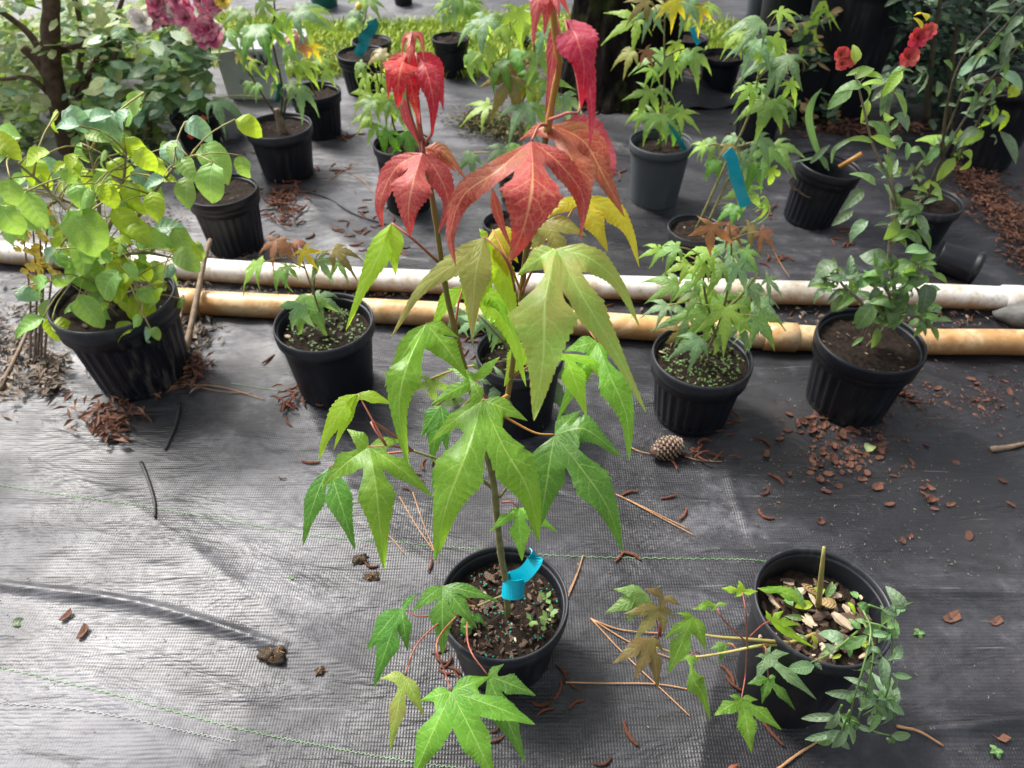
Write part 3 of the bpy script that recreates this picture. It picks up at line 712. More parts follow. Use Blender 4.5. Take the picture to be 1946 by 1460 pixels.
#@@PART2
# ------------------------------------------------------------------ the maple in front
main, mbase, mr, mh, msoil, mrs = pot('potted_maple', 'tall maple sapling with red top leaves in smooth black pot, nearest the centre', 'potted plant',
    957, 1140, 246, 1322, False, 'pot', 'pot_rim', .80, chips=230)
YS = G(968, 1172, msoil.z).y
def hleaf(root, bp, dd, tips, key, w=.2, n=None, bulge=.10, stem=None, skey='petiole_red', Y=None, tau=.30, fold=.05, sr=.00085, teeth=14, tooth=.10, arch=None, label=None):
    Y = YS if Y is None else Y
    dep = depY(bp[1], Y) + dd; B = PD(bp[0], bp[1], dep)
    nn = (CAMP - B).normalized() * .8 + Vector((0, 0, .55)) if n is None else Vector(n)
    nn.normalize()
    T = []
    for tp in tips:
        x, y = tp[0], tp[1]; d2 = tp[2] if len(tp) > 2 else 0.0; ww = tp[3] if len(tp) > 3 else w
        mids = tp[4] if len(tp) > 4 else None
        P = PD(x, y, dep + d2); L = (P - B).length
        if mids: pts = [PD(a, b, dep + d2 * .5 + c) for a, b, c in mids] + [P]
        else: pts = [B.lerp(P, .35) + nn * L * bulge, B.lerp(P, .7) + nn * L * bulge * .9, P]
        f = mids[0] if mids else (x, y)
        T.append((math.atan2(f[1] - bp[1], f[0] - bp[0]), pts, ww * L * .82))
    T.sort(key=lambda q: q[0]); m = len(T)
    gaps = [((T[(i + 1) % m][0] - T[i][0]) % (2 * math.pi), i) for i in range(m)] if m > 1 else [(0, 0)]
    g, i = max(gaps); T = [T[(i + 1 + k) % m] for k in range(m)]
    me = lobed_leaf(B, [(p, hw) for a, p, hw in T], nn, tau, teeth, 4, tooth, fold, .05)
    o = obj('leaf', me, M[key], root, label=label)
    if stem is not None:
        sp = [PY(stem[0], stem[1], Y if root is not main else YS)]
        for q in (arch or []): sp.append(PD(q[0], q[1], dep + (q[2] if len(q) > 2 else 0)))
        if not arch: sp.append(sp[0].lerp(B, .55) + Vector((0, 0, .006)))
        sp.append(B); P = spline(sp, 14); b = MB()
        b.tube(P, [sr * (1.5 - .6 * k / 13) for k in range(14)], 6); obj('leaf_stalk', b.mesh(), M[skey], o)
    return o
def stem_tube(root, pts, Y, r0, r1, key, name='stem', n=26, nodes=True):
    P = spline([PY(x, y, Y + (q[0] if q else 0)) for x, y, *q in pts], n); b = MB()
    rr = [r0 + (r1 - r0) * k / (n - 1) for k in range(n)]
    if nodes: rr = [r * (1.18 if k % 6 == 3 else 1) for k, r in enumerate(rr)]
    b.tube(P, rr, 8); return obj(name, b.mesh(), M[key], root), P
stem_tube(main, [(966, 1185), (962, 1110), (953, 1060), (946, 1000), (938, 920), (925, 862), (918, 800)], YS, .0042, .0034, 'stem')
stem_tube(main, [(935, 905), (940, 850), (955, 790), (966, 745), (985, 610), (998, 495), (1010, 400), (1030, 300), (1044, 220), (1062, 120), (1052, 40), (1046, -40)], YS, .0030, .0020, 'stem_olive', n=40)
stem_tube(main, [(1041, 250), (1050, 190), (1062, 122), (1054, 60), (1046, -45)], YS - .004, .0026, .0019, 'stem_new', name='shoot_tip')
stem_tube(main, [(925, 862), (900, 760), (872, 660), (858, 600), (848, 555), (838, 490), (826, 405), (816, 345), (800, 270), (789, 170), (783, 80)], YS, .0030, .0016, 'stem_olive', n=36)
stem_tube(main, [(802, 285), (793, 200), (786, 110), (783, 60)], YS - .003, .0021, .0012, 'petiole_red', name='shoot_tip')
stem_tube(main, [(938, 930), (905, 905), (860, 885), (825, 870), (785, 857)], YS, .0019, .0013, 'stem', name='side_twig')
stem_tube(main, [(950, 945), (965, 925), (990, 900)], YS, .0017, .0012, 'stem', name='side_twig')
stem_tube(main, [(962, 1130), (935, 1140), (905, 1152), (880, 1150)], YS, .0018, .0012, 'stem', name='side_twig')
hl = lambda *a, **k: hleaf(main, *a, **k)
# leaders' red tops -------------------------------------------------
hl((783, 62), -.005, [(764, 112, 0, .13, [(768, 75, 0)]), (775, 135, -.004, .13), (786, 125, .004, .12), (806, 118, 0, .14, [(800, 72, 0)])], 'pink', tooth=.08, teeth=8)
hl((776, 100), -.012, [(755, 205, -.014, .31, [(760, 135, -.014)]), (737, 190, .01, .20, [(744, 130, 0)]), (798, 236, .006, .20, [(782, 165, .006)])], 'crimson', tau=.22, stem=(801, 280), arch=[(774, 190, .01)], sr=.0009)
hl((790, 100), -.008, [(821, 256, 0, .19, [(808, 130, -.010), (823, 190, -.010)]), (843, 210, .014, .22, [(828, 135, .004)]), (796, 165, .01, .2)], 'crimson', tau=.22, stem=(806, 275), arch=[(822, 235, .01)], sr=.0009)
hl((766, 185), .004, [(799, 280, .004, .12, [(775, 230, 0)])], 'pink')
hl((803, 290), -.012, [(728, 436, .015, .16, [(752, 320, 0), (722, 385, .0)]), (780, 448, -.012, .27, [(785, 345, -.012), (776, 400, -.012)]), (833, 444, .004, .18, [(832, 330, -.004), (852, 385, 0)])], 'pink', tau=.24, stem=(802, 278), bulge=.12)
hl((806, 282), .014, [(889, 345, 0, .17, [(845, 290, 0)]), (868, 327, .01, .2), (828, 320, 0, .2)], 'rust', tau=.22)
# right leader
hl((1047, -35), -.01, [(1012, 88, -.008, .16, [(1022, 5, -.008)]), (1034, 70, 0, .16), (1064, 38, -.008, .13), (1084, 32, .01, .14)], 'pink', tau=.2)
hl((1074, 36), -.014, [(1104, 205, 0, .27, [(1094, 70, -.018), (1110, 130, -.016)]), (1121, 285, .014, .09, [(1108, 110, .004), (1124, 200, .006)])], 'crimson', tau=.12, stem=(1040, 229), arch=[(1075, 216, .0), (1103, 198, .004)], sr=.0008, label='large glossy crimson leaf hanging at the very top')
hl((1058, 30), .012, [(1036, 228, .004, .085, [(1050, 110, .0)])], 'red')
hl((1010, 268), -.03, [(866, 505, .004, .115, [(945, 325, -.02), (880, 372, -.006), (856, 445, 0)]), (968, 500, -.03, .24, [(1012, 345, -.035), (996, 430, -.035)]), (1102, 458, .006, .13, [(1062, 310, -.008), (1108, 375, 0)])], 'red', tau=.25, bulge=.12, stem=(1042, 240), label='largest red leaf, held under the right shoot')
hl((935, 355), -.03, [(980, 487, .0, .085, [(943, 395, 0), (958, 440, 0)])], 'rust')
hl((1048, 236), .004, [(1187, 412, .01, .19, [(1110, 270, 0), (1150, 340, 0)]), (1106, 432, -.012, .22, [(1085, 300, -.01), (1106, 370, -.012)]), (985, 268, .01, .2)], 'rust', tau=.30)
hl((1060, 240), .012, [(1160, 350, .004, .40, [(1105, 262, .004), (1150, 300, .006)])], 'pink', tooth=.12)
# yellow ring
hl((1102, 376), .018, [(1155, 478, -.006, .25), (1215, 508, 0, .15, [(1158, 398, 0), (1195, 440, 0)]), (1040, 414, 0, .24)], 'yellow', stem=(1000, 480), skey='petiole_orange', tau=.24, arch=[(1060, 440, .01)])
hl((1036, 420), .006, [(1115, 448, 0, .28), (1075, 505, 0, .36), (1012, 490, 0, .3)], 'olive', tau=.4, stem=(1005, 470))
hl((936, 437), .014, [(985, 500, 0, .34), (965, 525, 0, .34), (1000, 470, 0, .3)], 'yellow', tau=.4, stem=(992, 560), skey='petiole_orange', arch=[(968, 500, -.006)])
# green crown
hl((1057, 472), -.045, [(982, 524, .012, .30), (1015, 800, -.02, .235, [(1036, 570, -.024), (1032, 680, -.024)]), (1228, 784, -.005, .105, [(1105, 560, -.014), (1165, 660, -.008)]), (1217, 624, .004, .135, [(1120, 490, -.01), (1175, 540, -.004)])], 'lime', tau=.29, stem=(990, 560), arch=[(1020, 500, .01)], bulge=.1, teeth=16, label='big olive green leaf with three long lobes')
hl((921, 450), -.018, [(742, 643, .004, .105, [(880, 490, -.008), (800, 550, -.004)]), (897, 640, -.004, .19, [(905, 510, -.008), (900, 570, -.006)])], 'olive', tau=.2, stem=(986, 590), arch=[(965, 500, 0)])
hl((926, 455), .0, [(898, 640, 0, .20, [(908, 520, -.008), (898, 580, -.004)]), (984, 626, .012, .17, [(950, 510, .004), (970, 570, .008)]), (910, 434, .0, .35)], 'green_bright', tau=.2)
hl((744, 424), -.01, [(657, 628, -.004, .125, [(726, 470, -.01), (690, 545, -.01)]), (752, 524, .004, .25)], 'green_bright', tau=.22, stem=(832, 498), arch=[(785, 455, 0)])
hl((880, 545), .03, [(815, 640, 0, .18, [(845, 580, 0)]), (985, 650, 0, .15, [(940, 570, 0)]), (1000, 735, .0, .14, [(960, 610, 0)])], 'green_bright', tau=.2, stem=(862, 640))
hl((810, 615), -.012, [(776, 892, -.012, .155, [(775, 690, -.02), (758, 775, -.02)]), (890, 720, .0, .25), (731, 735, .014, .16), (872, 642, .008, .24)], 'green', tau=.30, bulge=.1, stem=(866, 655), arch=[(835, 640, .01)])
hl((1136, 650), .0, [(1196, 875, -.01, .165, [(1160, 715, -.012), (1190, 790, -.012)]), (1072, 668, .01, .3), (1058, 800, .012, .14), (1186, 690, .01, .22)], 'green', tau=.28, stem=(985, 610), arch=[(1080, 590, .02)])
hl((1072, 672), -.016, [(1115, 792, -.006, .22), (1184, 778, 0, .07, [(1125, 690, -.004), (1155, 735, -.002)]), (1040, 700, 0, .2)], 'green_bright', tau=.2, stem=(970, 720))
hl((1000, 648), .03, [(958, 735, 0, .25), (1010, 720, 0, .2)], 'green_bright', tau=.2)
hl((917, 761), -.05, [(814, 845, .004, .17), (826, 1066, -.02, .225, [(890, 850, -.03), (850, 955, -.03)]), (1024, 1030, -.015, .205, [(955, 845, -.026), (1005, 935, -.026)]), (1003, 800, .004, .24), (890, 715, .012, .22)], 'green', tau=.36, stem=(966, 752), skey='petiole_orange', arch=[(945, 762, .012)], sr=.0017, teeth=16, bulge=.12, label='largest front green leaf with four broad lobes')
hl((905, 722), -.02, [(818, 770, 0, .2), (950, 678, 0, .22), (850, 700, .01, .2)], 'green', tau=.3, stem=(930, 765), arch=[(915, 745, 0)])
hl((1054, 826), -.02, [(1181, 868, -.004, .31, [(1110, 815, -.01)]), (1183, 1048, -.014, .195, [(1105, 890, -.02), (1155, 965, -.02)]), (1026, 1003, .0, .26), (1104, 780, .012, .28)], 'green_dark', tau=.34, stem=(955, 790), skey='petiole_orange', arch=[(1015, 822, .0)], bulge=.1, tooth=.13, teeth=16)
hl((701, 849), -.03, [(612, 925, .0, .27), (730, 1082, -.016, .20, [(712, 910, -.02), (722, 1000, -.02)]), (824, 945, .0, .17), (659, 815, .004, .3), (772, 838, .006, .2)], 'green', tau=.32, stem=(785, 857), arch=[(745, 848, .0)], bulge=.12)
hl((625, 888), -.006, [(675, 1046, -.01, .18), (575, 1040, -.008, .15, [(602, 940, -.008), (586, 990, -.008)])], 'green_dark', tau=.2, stem=(785, 857))
hl((680, 748), -.012, [(605, 875, -.004, .17, [(652, 775, -.008), (622, 825, -.006)]), (634, 856, .008, .12), (750, 770, .008, .2)], 'green_bright', tau=.2, stem=(785, 857), arch=[(706, 800, 0), (735, 848, 0)])
hl((985, 965), -.006, [(930, 1012, 0, .2), (992, 1066, -.008, .27), (1061, 1012, 0, .17), (960, 985, 0, .2)], 'green', tau=.3, stem=(955, 955))
hl((838, 770), .06, [(800, 830, 0, .3), (820, 880, 0, .25), (850, 860, 0, .25)], 'green_dark', tau=.35)
hl((840, 880), .05, [(838, 960, 0, .3), (880, 900, 0, .25), (820, 930, 0, .25)], 'green_dark', tau=.35)
# low branch over the pot rim
hl((841, 1114), -.03, [(841, 1245, -.012, .25), (907, 1195, -.008, .22), (781, 1165, -.006, .22), (948, 1143, .006, .14)], 'green_dark', tau=.28, stem=(905, 1150), bulge=.14)
hl((763, 1156), -.05, [(696, 1238, -.008, .26), (711, 1306, -.012, .2), (775, 1238, -.006, .24), (793, 1128, .01, .2)], 'green_dark', tau=.3, stem=(880, 1150), arch=[(805, 1172, 0)], bulge=.14)
hl((769, 1284), 0, [(741, 1428, -.016, .16), (806, 1362, -.006, .2), (722, 1290, .004, .24)], 'lime', tau=.3, stem=(880, 1150), arch=[(800, 1215, .02)], Y=.39)
hl((858, 1315), 0, [(786, 1478, -.02, .30), (940, 1484, -.02, .29), (1017, 1377, -.01, .22), (798, 1332, .004, .26), (936, 1286, .01, .24)], 'green', tau=.42, stem=(890, 1150), arch=[(832, 1215, .02), (845, 1275, .01)], bulge=.13, teeth=15, Y=.355, label='green leaf hanging lowest over the pot, cut by the picture edge')
hl((927, 1284), 0.0, [(1018, 1322, -.004, .26), (958, 1262, .006, .25), (998, 1450, -.015, .19)], 'green_dark', tau=.3, stem=(890, 1150), arch=[(890, 1225, .02)], Y=.38)
hl((900, 1165), -.01, [(870, 1235, 0, .2), (925, 1190, 0, .2)], 'green_dark', tau=.3, stem=(905, 1150))
# beads, sprouts and catkins in the pot
b = MB()
for k in range(70):
    a, q = rnd() * 6.283, mrs * .95 * math.sqrt(rnd()); p = msoil + Vector((q * math.cos(a), q * math.sin(a), .005)); r_ = ru(.0011, .0017)
    b.tube([p + Vector((0, 0, z * r_)) for z in (-1, -.6, 0, .6, 1)], [r_ * .2, r_ * .8, r_, r_ * .8, r_ * .2], 6)
obj('fertiliser_beads', b.mesh(), M['bead'], main, kind='stuff')
b = MB()
for (x, y) in [(1040, 1175), (1046, 1165), (1036, 1190), (1038, 1138), (880, 1190), (1010, 1180)]:
    p = G(x, y, msoil.z + .008)
    for e in range(4):
        aa = rnd() * 6.28; l = ru(.006, .011); d = Vector((math.cos(aa), math.sin(aa), .5)) * l; s = Vector((-math.sin(aa), math.cos(aa), 0)) * l * .35
        i = len(b.v); b.v += [p, p + d * .6 + s, p + d * 1.2, p + d * .6 - s]; b.f.append((i, i + 1, i + 2, i + 3)); b.mi.append(0)
obj('sprouts', b.mesh(), M['sprout'], main, kind='stuff')

# ------------------------------------------------------------------ ribbons
def ribbon(label, pts, Y, width, key='ribbon', dd=0.0, facing=None, name='plant_ribbon'):
    """thin tape following pixel points (x, y, ddepth) on the plane of its stem"""
    C = []
    for x, y, *q in pts:
        C.append(PD(x, y, depY(y, Y) + dd + (q[0] if q else 0)))
    P = spline(C, 22); rows = []; th = .0006
    for i, p in enumerate(P):
        t = (P[min(i + 1, 21)] - P[max(i - 1, 0)]).normalized()
        nn = (CAMP - p).normalized() + Vector((.35 * math.sin(i * .3), 0, .1)); w = t.cross(nn).normalized(); nn = w.cross(t).normalized()
        a = w * width / 2; rows.append([p - a + nn * th, p + a + nn * th, p + a - nn * th, p - a - nn * th])
    b = MB(); b.quadgrid(rows, True); b.f += [(3, 2, 1, 0), (84, 85, 86, 87)]; b.mi += [0, 0]
    o = obj(name, b.mesh(smooth=False), M[key], None, label=label, cat='ribbon', group=None)
    return o
# loop round the main stem: a ring, a pulled tail and a free end
rt = thing('plant_ribbon', 'bright turquoise ribbon looped round the stem inside the front centre pot', 'ribbon', PY(972, 1110, YS))
def tape(root, name, C, width, key, axis):
    P = spline(C, 26); rows = []; th = .0006
    for i, p in enumerate(P):
        t = (P[min(i + 1, 25)] - P[max(i - 1, 0)]).normalized(); w = (Vector(axis) - t * t.dot(Vector(axis))).normalized(); nn = w.cross(t)
        a = w * width / 2; rows.append([p - a + nn * th, p + a + nn * th, p + a - nn * th, p - a - nn * th])
    b = MB(); b.quadgrid(rows, True); b.f += [(3, 2, 1, 0), (100, 101, 102, 103)]; b.mi += [0, 0]
    obj(name, b.mesh(smooth=False), M[key], root)
c0 = PY(976, 1112, YS); AX = Vector((.10, .52, .85)); E2 = Vector((0, -.85, .52))
tape(rt, 'loop', [c0 + Vector((1, 0, 0)) * .0135 * math.cos(a) + E2 * (.0115 * math.sin(a) + .003) for a in lin(-2.2, 3.9, 16)], .026, 'ribbon', AX)
tape(rt, 'tail', [c0 + Vector((-.004, 0, .004)) - E2 * .010, PD(994, 1092, depY(1092, YS) + .002), PD(1008, 1078, depY(1078, YS) + .003), PD(1017, 1062, depY(1062, YS) + .012), PD(1012, 1046, depY(1046, YS) + .030)], .019, 'ribbon', (-.45, .75, .5))

# ------------------------------------------------------------------ generic smaller maples
def bgm(root, Y, stems, leaves, kind='maple', keys=('bg_green',), r0=.0035, skey='stem', stalk='petiole_green', jit=.05, big=1.0, foot=None):
    S = []
    for s in stems:
        pts = [PY(x, y, Y) for x, y in s]
        if foot is not None and s is stems[0]: pts[0] = foot
        P = spline(pts, 18); b = MB(); b.tube(P, lin(r0, r0 * .4, 18), 7); obj('stem', b.mesh(), M[skey], root); S += P
    for lf in leaves:
        x, y, l = lf[0], lf[1], lf[2]; ang = lf[3] if len(lf) > 3 and lf[3] is not None else ru(40, 140)
        key = lf[4] if len(lf) > 4 else random.choice(keys); kd = lf[5] if len(lf) > 5 else kind
        p0 = PY(x, y, Y); p = PY(x, y, Y + ru(-jit, jit))
        st = min(S, key=lambda q: (q - p0).length + max(0, q.z - p0.z) * .6)
        L = l / F * depth(p) * 1.0 * big
        put_leaf(root, kd, key, p, ang, L, stem=st, stalk=stalk)
    return S
# small maple, left of centre
lm, lb, lr, lh, ls, lrs = pot('potted_maple', 'small maple seedling with bronze top leaf in smooth black pot by the tan pipe', 'potted plant', 615, 611, 187, 782, False, 'pot', 'pot_rim', .82, chips=16, sprouts=160)
bgm(lm, ls.y, [[(632, 650), (610, 600), (590, 540), (572, 490), (555, 470)], [(595, 560), (598, 520), (600, 490)], [(580, 510), (560, 500), (545, 490)]],
    [(590, 560, 105, 95, 'bg_green'), (600, 565, 70, 25, 'bg_blue'), (570, 575, 80, 115, 'bg_blue'), (545, 460, 60, 120, 'bronze_red'), (525, 455, 62, 100, 'bronze_red'), (500, 500, 90, 170, 'bg_lime'), (535, 515, 55, 120, 'bg_green'),
     (575, 475, 50, 60, 'yellow'), (630, 475, 75, 30, 'bronze'), (605, 492, 60, 60, 'bg_blue'), (640, 498, 50, 60, 'bg_green'), (560, 458, 48, 30, 'bronze_red'), (548, 505, 45, 100, 'bg_green')], r0=.0022, foot=ls)
# pot right behind the main plant
cm, cb, cr, ch, cs, crs = pot('potted_maple', 'smooth black pot with a low maple seedling, half hidden behind the centre maple', 'potted plant', 988, 668, 166, 838, False, 'pot', 'pot_rim', .84, chips=10, sprouts=30)
bgm(cm, cs.y, [[(985, 700), (970, 660), (955, 610), (950, 570)], [(975, 670), (930, 620), (910, 600)]],
    [(930, 600, 60, 110, 'bg_blue'), (955, 590, 90, 100, 'bg_blue'), (905, 610, 60, 150, 'bg_blue'), (975, 620, 80, 120, 'bg_green'), (880, 590, 70, 130, 'bg_blue'), (1010, 650, 110, 80, 'bg_blue'), (960, 720, 90, 130, 'bg_blue'), (1035, 700, 120, 70, 'bg_blue'), (860, 760, 80, 100, 'bg_green'), (820, 720, 80, 90, 'bg_green'), (1000, 730, 90, 60, 'bg_blue'), (925, 690, 80, 110, 'bg_green'), (800, 800, 80, 120, 'bg_blue'), (850, 820, 80, 70, 'bg_blue')], r0=.0025, foot=cs)
# right maple
rm_, rb_, rr2, rh_, rs_, rrs = pot('potted_maple', 'bushy green maple seedling in ribbed black pot with mossy soil behind the pine cone', 'potted plant', 1335, 676, 188, 832, True, 'pot', 'pot_rim', .88, chips=22, sprouts=220)
L = [(1290, 470, 75, 165), (1255, 475, 50, 170, 'bg_lime'), (1355, 425, 80, 95, 'bronze_red'), (1380, 430, 60, 40, 'bronze_red'), (1420, 430, 75, 35, 'bronze'), (1445, 440, 60, 50, 'bronze_red'), (1345, 470, 70, 110, 'bg_lime'), (1390, 460, 100, 95), (1375, 500, 80, 120), (1310, 500, 60, 160, 'bg_lime'), (1290, 540, 80, 170), (1330, 530, 70, 150),
     (1400, 560, 110, 60), (1365, 560, 110, 110), (1430, 570, 90, 30), (1345, 590, 90, 150), (1310, 600, 80, 165, 'bg_blue'), (1380, 585, 95, 95, 'bg_lime'), (1440, 600, 80, 60), (1420, 540, 80, 20, 'bg_blue'), (1455, 530, 60, 40, 'bg_blue'), (1270, 580, 60, 175, 'bg_blue'), (1330, 640, 80, 125), (1360, 620, 70, 85), (1300, 625, 60, 140, 'bronze'), (1405, 610, 70, 75, 'bg_blue'), (1400, 500, 80, 70), (1345, 505, 60, 150, 'bg_lime'), (1430, 610, 70, 50, 'bg_blue'), (1325, 560, 60, 170), (1350, 545, 60, 120, 'bg_lime'), (1415, 475, 60, 60)]
bgm(rm_, rs_.y, [[(1335, 690), (1365, 620), (1385, 540), (1390, 470), (1385, 430)], [(1360, 640), (1340, 560), (1335, 500)], [(1370, 600), (1410, 560), (1440, 520)]], L, keys=('bg_green', 'bg_green', 'bg_blue'), r0=.003, foot=rs_, jit=.06)
# front right pot, seedling fallen over the rim, weeds
fr, fb, frr, fh, fs, frs = pot('potted_maple', 'smooth black pot, maple seedling flopped over its rim, tangled with weeds', 'potted plant', 1563, 1150, 254, 1388, False, 'pot', 'pot_rim', .80, chips=110, cs=(.008, .018))
def gl(*a, **k): return hleaf(fr, *a, **k)
FY = G(1480, 1225, fh).y
b = MB()
for pts in ([(1560, 1200, .04), (1500, 1222, .01), (1440, 1228, 0), (1380, 1240, 0), (1310, 1248, .01), (1240, 1228, .015)], [(1500, 1222, .01), (1420, 1215, 0), (1345, 1208, 0), (1280, 1190, .01)]):
    P = spline([PY(x, y, FY + q) for x, y, q in pts], 20); b.tube(P, lin(.0024, .0011, 20), 7)
obj('stem', b.mesh(), M['petiole_green'], fr)
kw = dict(Y=FY, sr=.0007)
gl((1230, 1130), .01, [(1150, 1165, 0, .25), (1165, 1120, 0, .25), (1190, 1185, 0, .25), (1228, 1180, 0, .2)], 'bg_green', tau=.35, stem=(1255, 1210), **kw)
gl((1262, 1135), -.01, [(1225, 1118, 0, .3), (1293, 1150, 0, .3), (1255, 1165, 0, .3)], 'bronze', tau=.4, stem=(1255, 1210), **kw)
gl((1258, 1155), -.02, [(1183, 1168, -.004, .2), (1205, 1215, -.008, .24), (1262, 1205, -.004, .24), (1285, 1175, 0, .2)], 'bronze', tau=.35, stem=(1250, 1215), **kw)
gl((1240, 1212), -.025, [(1164, 1262, -.004, .2), (1205, 1295, -.01, .22), (1250, 1312, -.01, .2), (1262, 1240, 0, .2)], 'bronze', tau=.33, stem=(1250, 1222), **kw)
gl((1318, 1172), -.02, [(1262, 1215, 0, .22), (1270, 1280, -.01, .28), (1340, 1235, 0, .25), (1285, 1165, 0, .2)], 'green', tau=.38, stem=(1300, 1238), **kw)
gl((1312, 1245), -.03, [(1290, 1258, 0, .2), (1350, 1370, -.012, .2, [(1318, 1290, -.01), (1335, 1320, -.01)]), (1330, 1262, 0, .25)], 'green', tau=.28, stem=(1330, 1243), **kw)
gl((1360, 1150), .005, [(1316, 1158, 0, .3), (1384, 1148, 0, .25), (1350, 1165, 0, .3)], 'green', tau=.4, stem=(1420, 1222), arch=[(1375, 1178, 0)], **kw)
gl((1411, 1126), .0, [(1370, 1118, 0, .3), (1440, 1124, 0, .28), (1404, 1103, 0, .35), (1395, 1135, 0, .3)], 'green_bright', tau=.4, stem=(1420, 1230), arch=[(1418, 1170, 0)], **kw)
gl((1440, 1118), .02, [(1490, 1128, 0, .16), (1528, 1158, .0, .16, [(1495, 1128, 0), (1515, 1140, 0)])], 'green', tau=.2, stem=(1490, 1160), **kw)
gl((1464, 1180), -.012, [(1455, 1160, 0, .3), (1550, 1232, -.004, .12, [(1490, 1195, 0), (1520, 1215, 0)]), (1520, 1188, 0, .2), (1490, 1160, 0, .25)], 'green_bright', tau=.28, stem=(1425, 1210), **kw)
gl((1455, 1245), -.03, [(1436, 1300, -.006, .2), (1552, 1330, -.012, .13, [(1490, 1275, -.008), (1525, 1305, -.01)]), (1500, 1242, 0, .25), (1465, 1228, 0, .3), (1435, 1248, 0, .25)], 'bg_blue', tau=.3, stem=(1450, 1228), **kw)
gl((1409, 1328), -.05, [(1357, 1360, -.004, .33), (1428, 1430, -.012, .30), (1486, 1388, -.006, .22), (1440, 1330, .0, .28), (1385, 1322, 0, .28)], 'green', tau=.36, stem=(1420, 1228), arch=[(1417, 1280, .02)], **kw)
gl((1460, 1290), .0, [(1420, 1300, 0, .3), (1448, 1338, 0, .25), (1512, 1350, 0, .17), (1480, 1282, 0, .25)], 'green_dark', tau=.32, stem=(1450, 1228), **kw)
gl((1380, 1225), .02, [(1348, 1235, 0, .3), (1365, 1262, 0, .2), (1395, 1222, 0, .25)], 'green_dark', tau=.35, stem=(1400, 1235), **kw)
# litter of pods in that pot
for (x, y, l, a) in [(1520, 1125, .032, .6), (1545, 1140, .028, 1.8), (1600, 1180, .035, 2.2), (1560, 1170, .03, .3), (1620, 1150, .026, 1.2), (1585, 1130, .03, 2.8), (1530, 1180, .03, 2.3), (1640, 1130, .028, .9), (1610, 1215, .03, 2.5), (1590, 1230, .028, .8)]:
    Mc = Matrix.Translation(G(x, y, fs.z + .008)) @ Matrix.Rotation(a, 4, 'Z') @ Matrix.Rotation(ru(-.3, .3), 4, 'X') @ Matrix.Scale(l * .8, 4)
    obj('bark_chip', random.choice(CHIP_P if rnd() < .6 else CHIP_D), None, fr, Mc)
P = spline([G(1555, 1155, fs.z), PY(1560, 1100, fb.y - .01), PY(1566, 1040, fb.y - .005)], 8); b = MB(); b.tube(P, lin(.004, .0018, 8), 6); obj('bare_stalk', b.mesh(), M['petiole_green'], fr)
for k in range(26):
    put_leaf(fr, 'oval', random.choice(['weed', 'dry', 'weed', 'broad_lime']), G(ru(1500, 1660), ru(1100, 1250), fs.z + .014), ru(0, 360), ru(.012, .026), tilt=.1)
def weed(root, strands, n, key, l0, l1, Y, kind='oval', skey='sprout', spread=.02):
    for s in strands:
        P = spline([PY(x, y, Y + (q[0] if q else 0)) for x, y, *q in s], 16); b = MB(); b.tube(P, lin(.0013, .0007, 16), 5); obj('weed_stem', b.mesh(), M[skey], root)
        for k in range(n):
            p = P[2 + int(rnd() * 13)] ; a = ru(0, 360)
            put_leaf(root, kind, random.choice(key), p + Vector((ru(-1, 1), ru(-1, .3), ru(-1, 1))) * .004, a, ru(l0, l1))
weed(fr, [[(1640, 1160), (1655, 1200, -.02), (1640, 1270, -.05), (1620, 1340, -.06), (1610, 1400, -.06)], [(1650, 1150), (1690, 1160, 0), (1735, 1145, .01)], [(1630, 1200), (1580, 1240, -.03), (1540, 1260, -.04)],
          [(1655, 1230, -.03), (1690, 1270, -.04), (1680, 1330, -.05), (1640, 1360, -.05)], [(1630, 1300, -.05), (1680, 1330, -.05), (1705, 1320, -.04)], [(1620, 1370, -.06), (1660, 1390, -.06), (1700, 1400, -.06)], [(1615, 1350, -.06), (1600, 1390, -.06), (1585, 1410, -.06)], [(1640, 1180, -.01), (1690, 1200, -.02), (1695, 1260, -.03)]],
     7, ('weed', 'grey_leaf', 'grey_leaf', 'bg_blue'), .010, .028, fb.y - .09)
weed(fr, [[(1640, 1180), (1660, 1230, -.03), (1650, 1300, -.05), (1630, 1370, -.06)], [(1630, 1320, -.05), (1690, 1340, -.05), (1700, 1370, -.05)], [(1600, 1340, -.05), (1580, 1390, -.05)]], 7, ('weed', 'grey_leaf'), .018, .036, fb.y - .09, 'narrow')
#@@PART3
# ------------------------------------------------------------------ pipes
def pipe(name, label, pts, r, key, couplings=()):
    P = spline([Vector((G(x, y, r).x, G(x, y, r).y, r + .001)) for x, y in pts], 60); root = thing(name, label, 'pipe', P[0] - Vector((0, 0, r)))
    b = MB(); n = 28
    rows = []
    b.tube(P, r, n, cap=False)
    b.tube(list(reversed(P)), r * .86, n, cap=False)
    for end, o in ((0, 0), (59, 59)):
        pass
    t = obj('pipe_run', b.mesh(), M[key], root)
    for f in couplings:
        i = int(f * 59); q = P[max(i - 1, 0):i + 2]; d = (P[min(i + 1, 59)] - P[max(i - 1, 0)]).normalized(); c = MB()
        c.tube([P[i] - d * .034, P[i] - d * .033, P[i] - d * .002, P[i] + d * .002, P[i] + d * .033, P[i] + d * .034], [r * 1.01, r * 1.13, r * 1.14, r * 1.14, r * 1.13, r * 1.01], n, cap=False)
        obj('coupling', c.mesh(), M[key], root)
    return root
pipe('plastic_pipe', 'white plastic pipe stained brown below, farther of the two on the cloth', [(-500, 448), (-200, 466), (0, 480), (200, 498), (500, 521), (850, 538), (1200, 548), (1500, 557), (1750, 562), (1946, 570), (2300, 582), (2800, 600)], .027, 'pipe_white', (.82,))
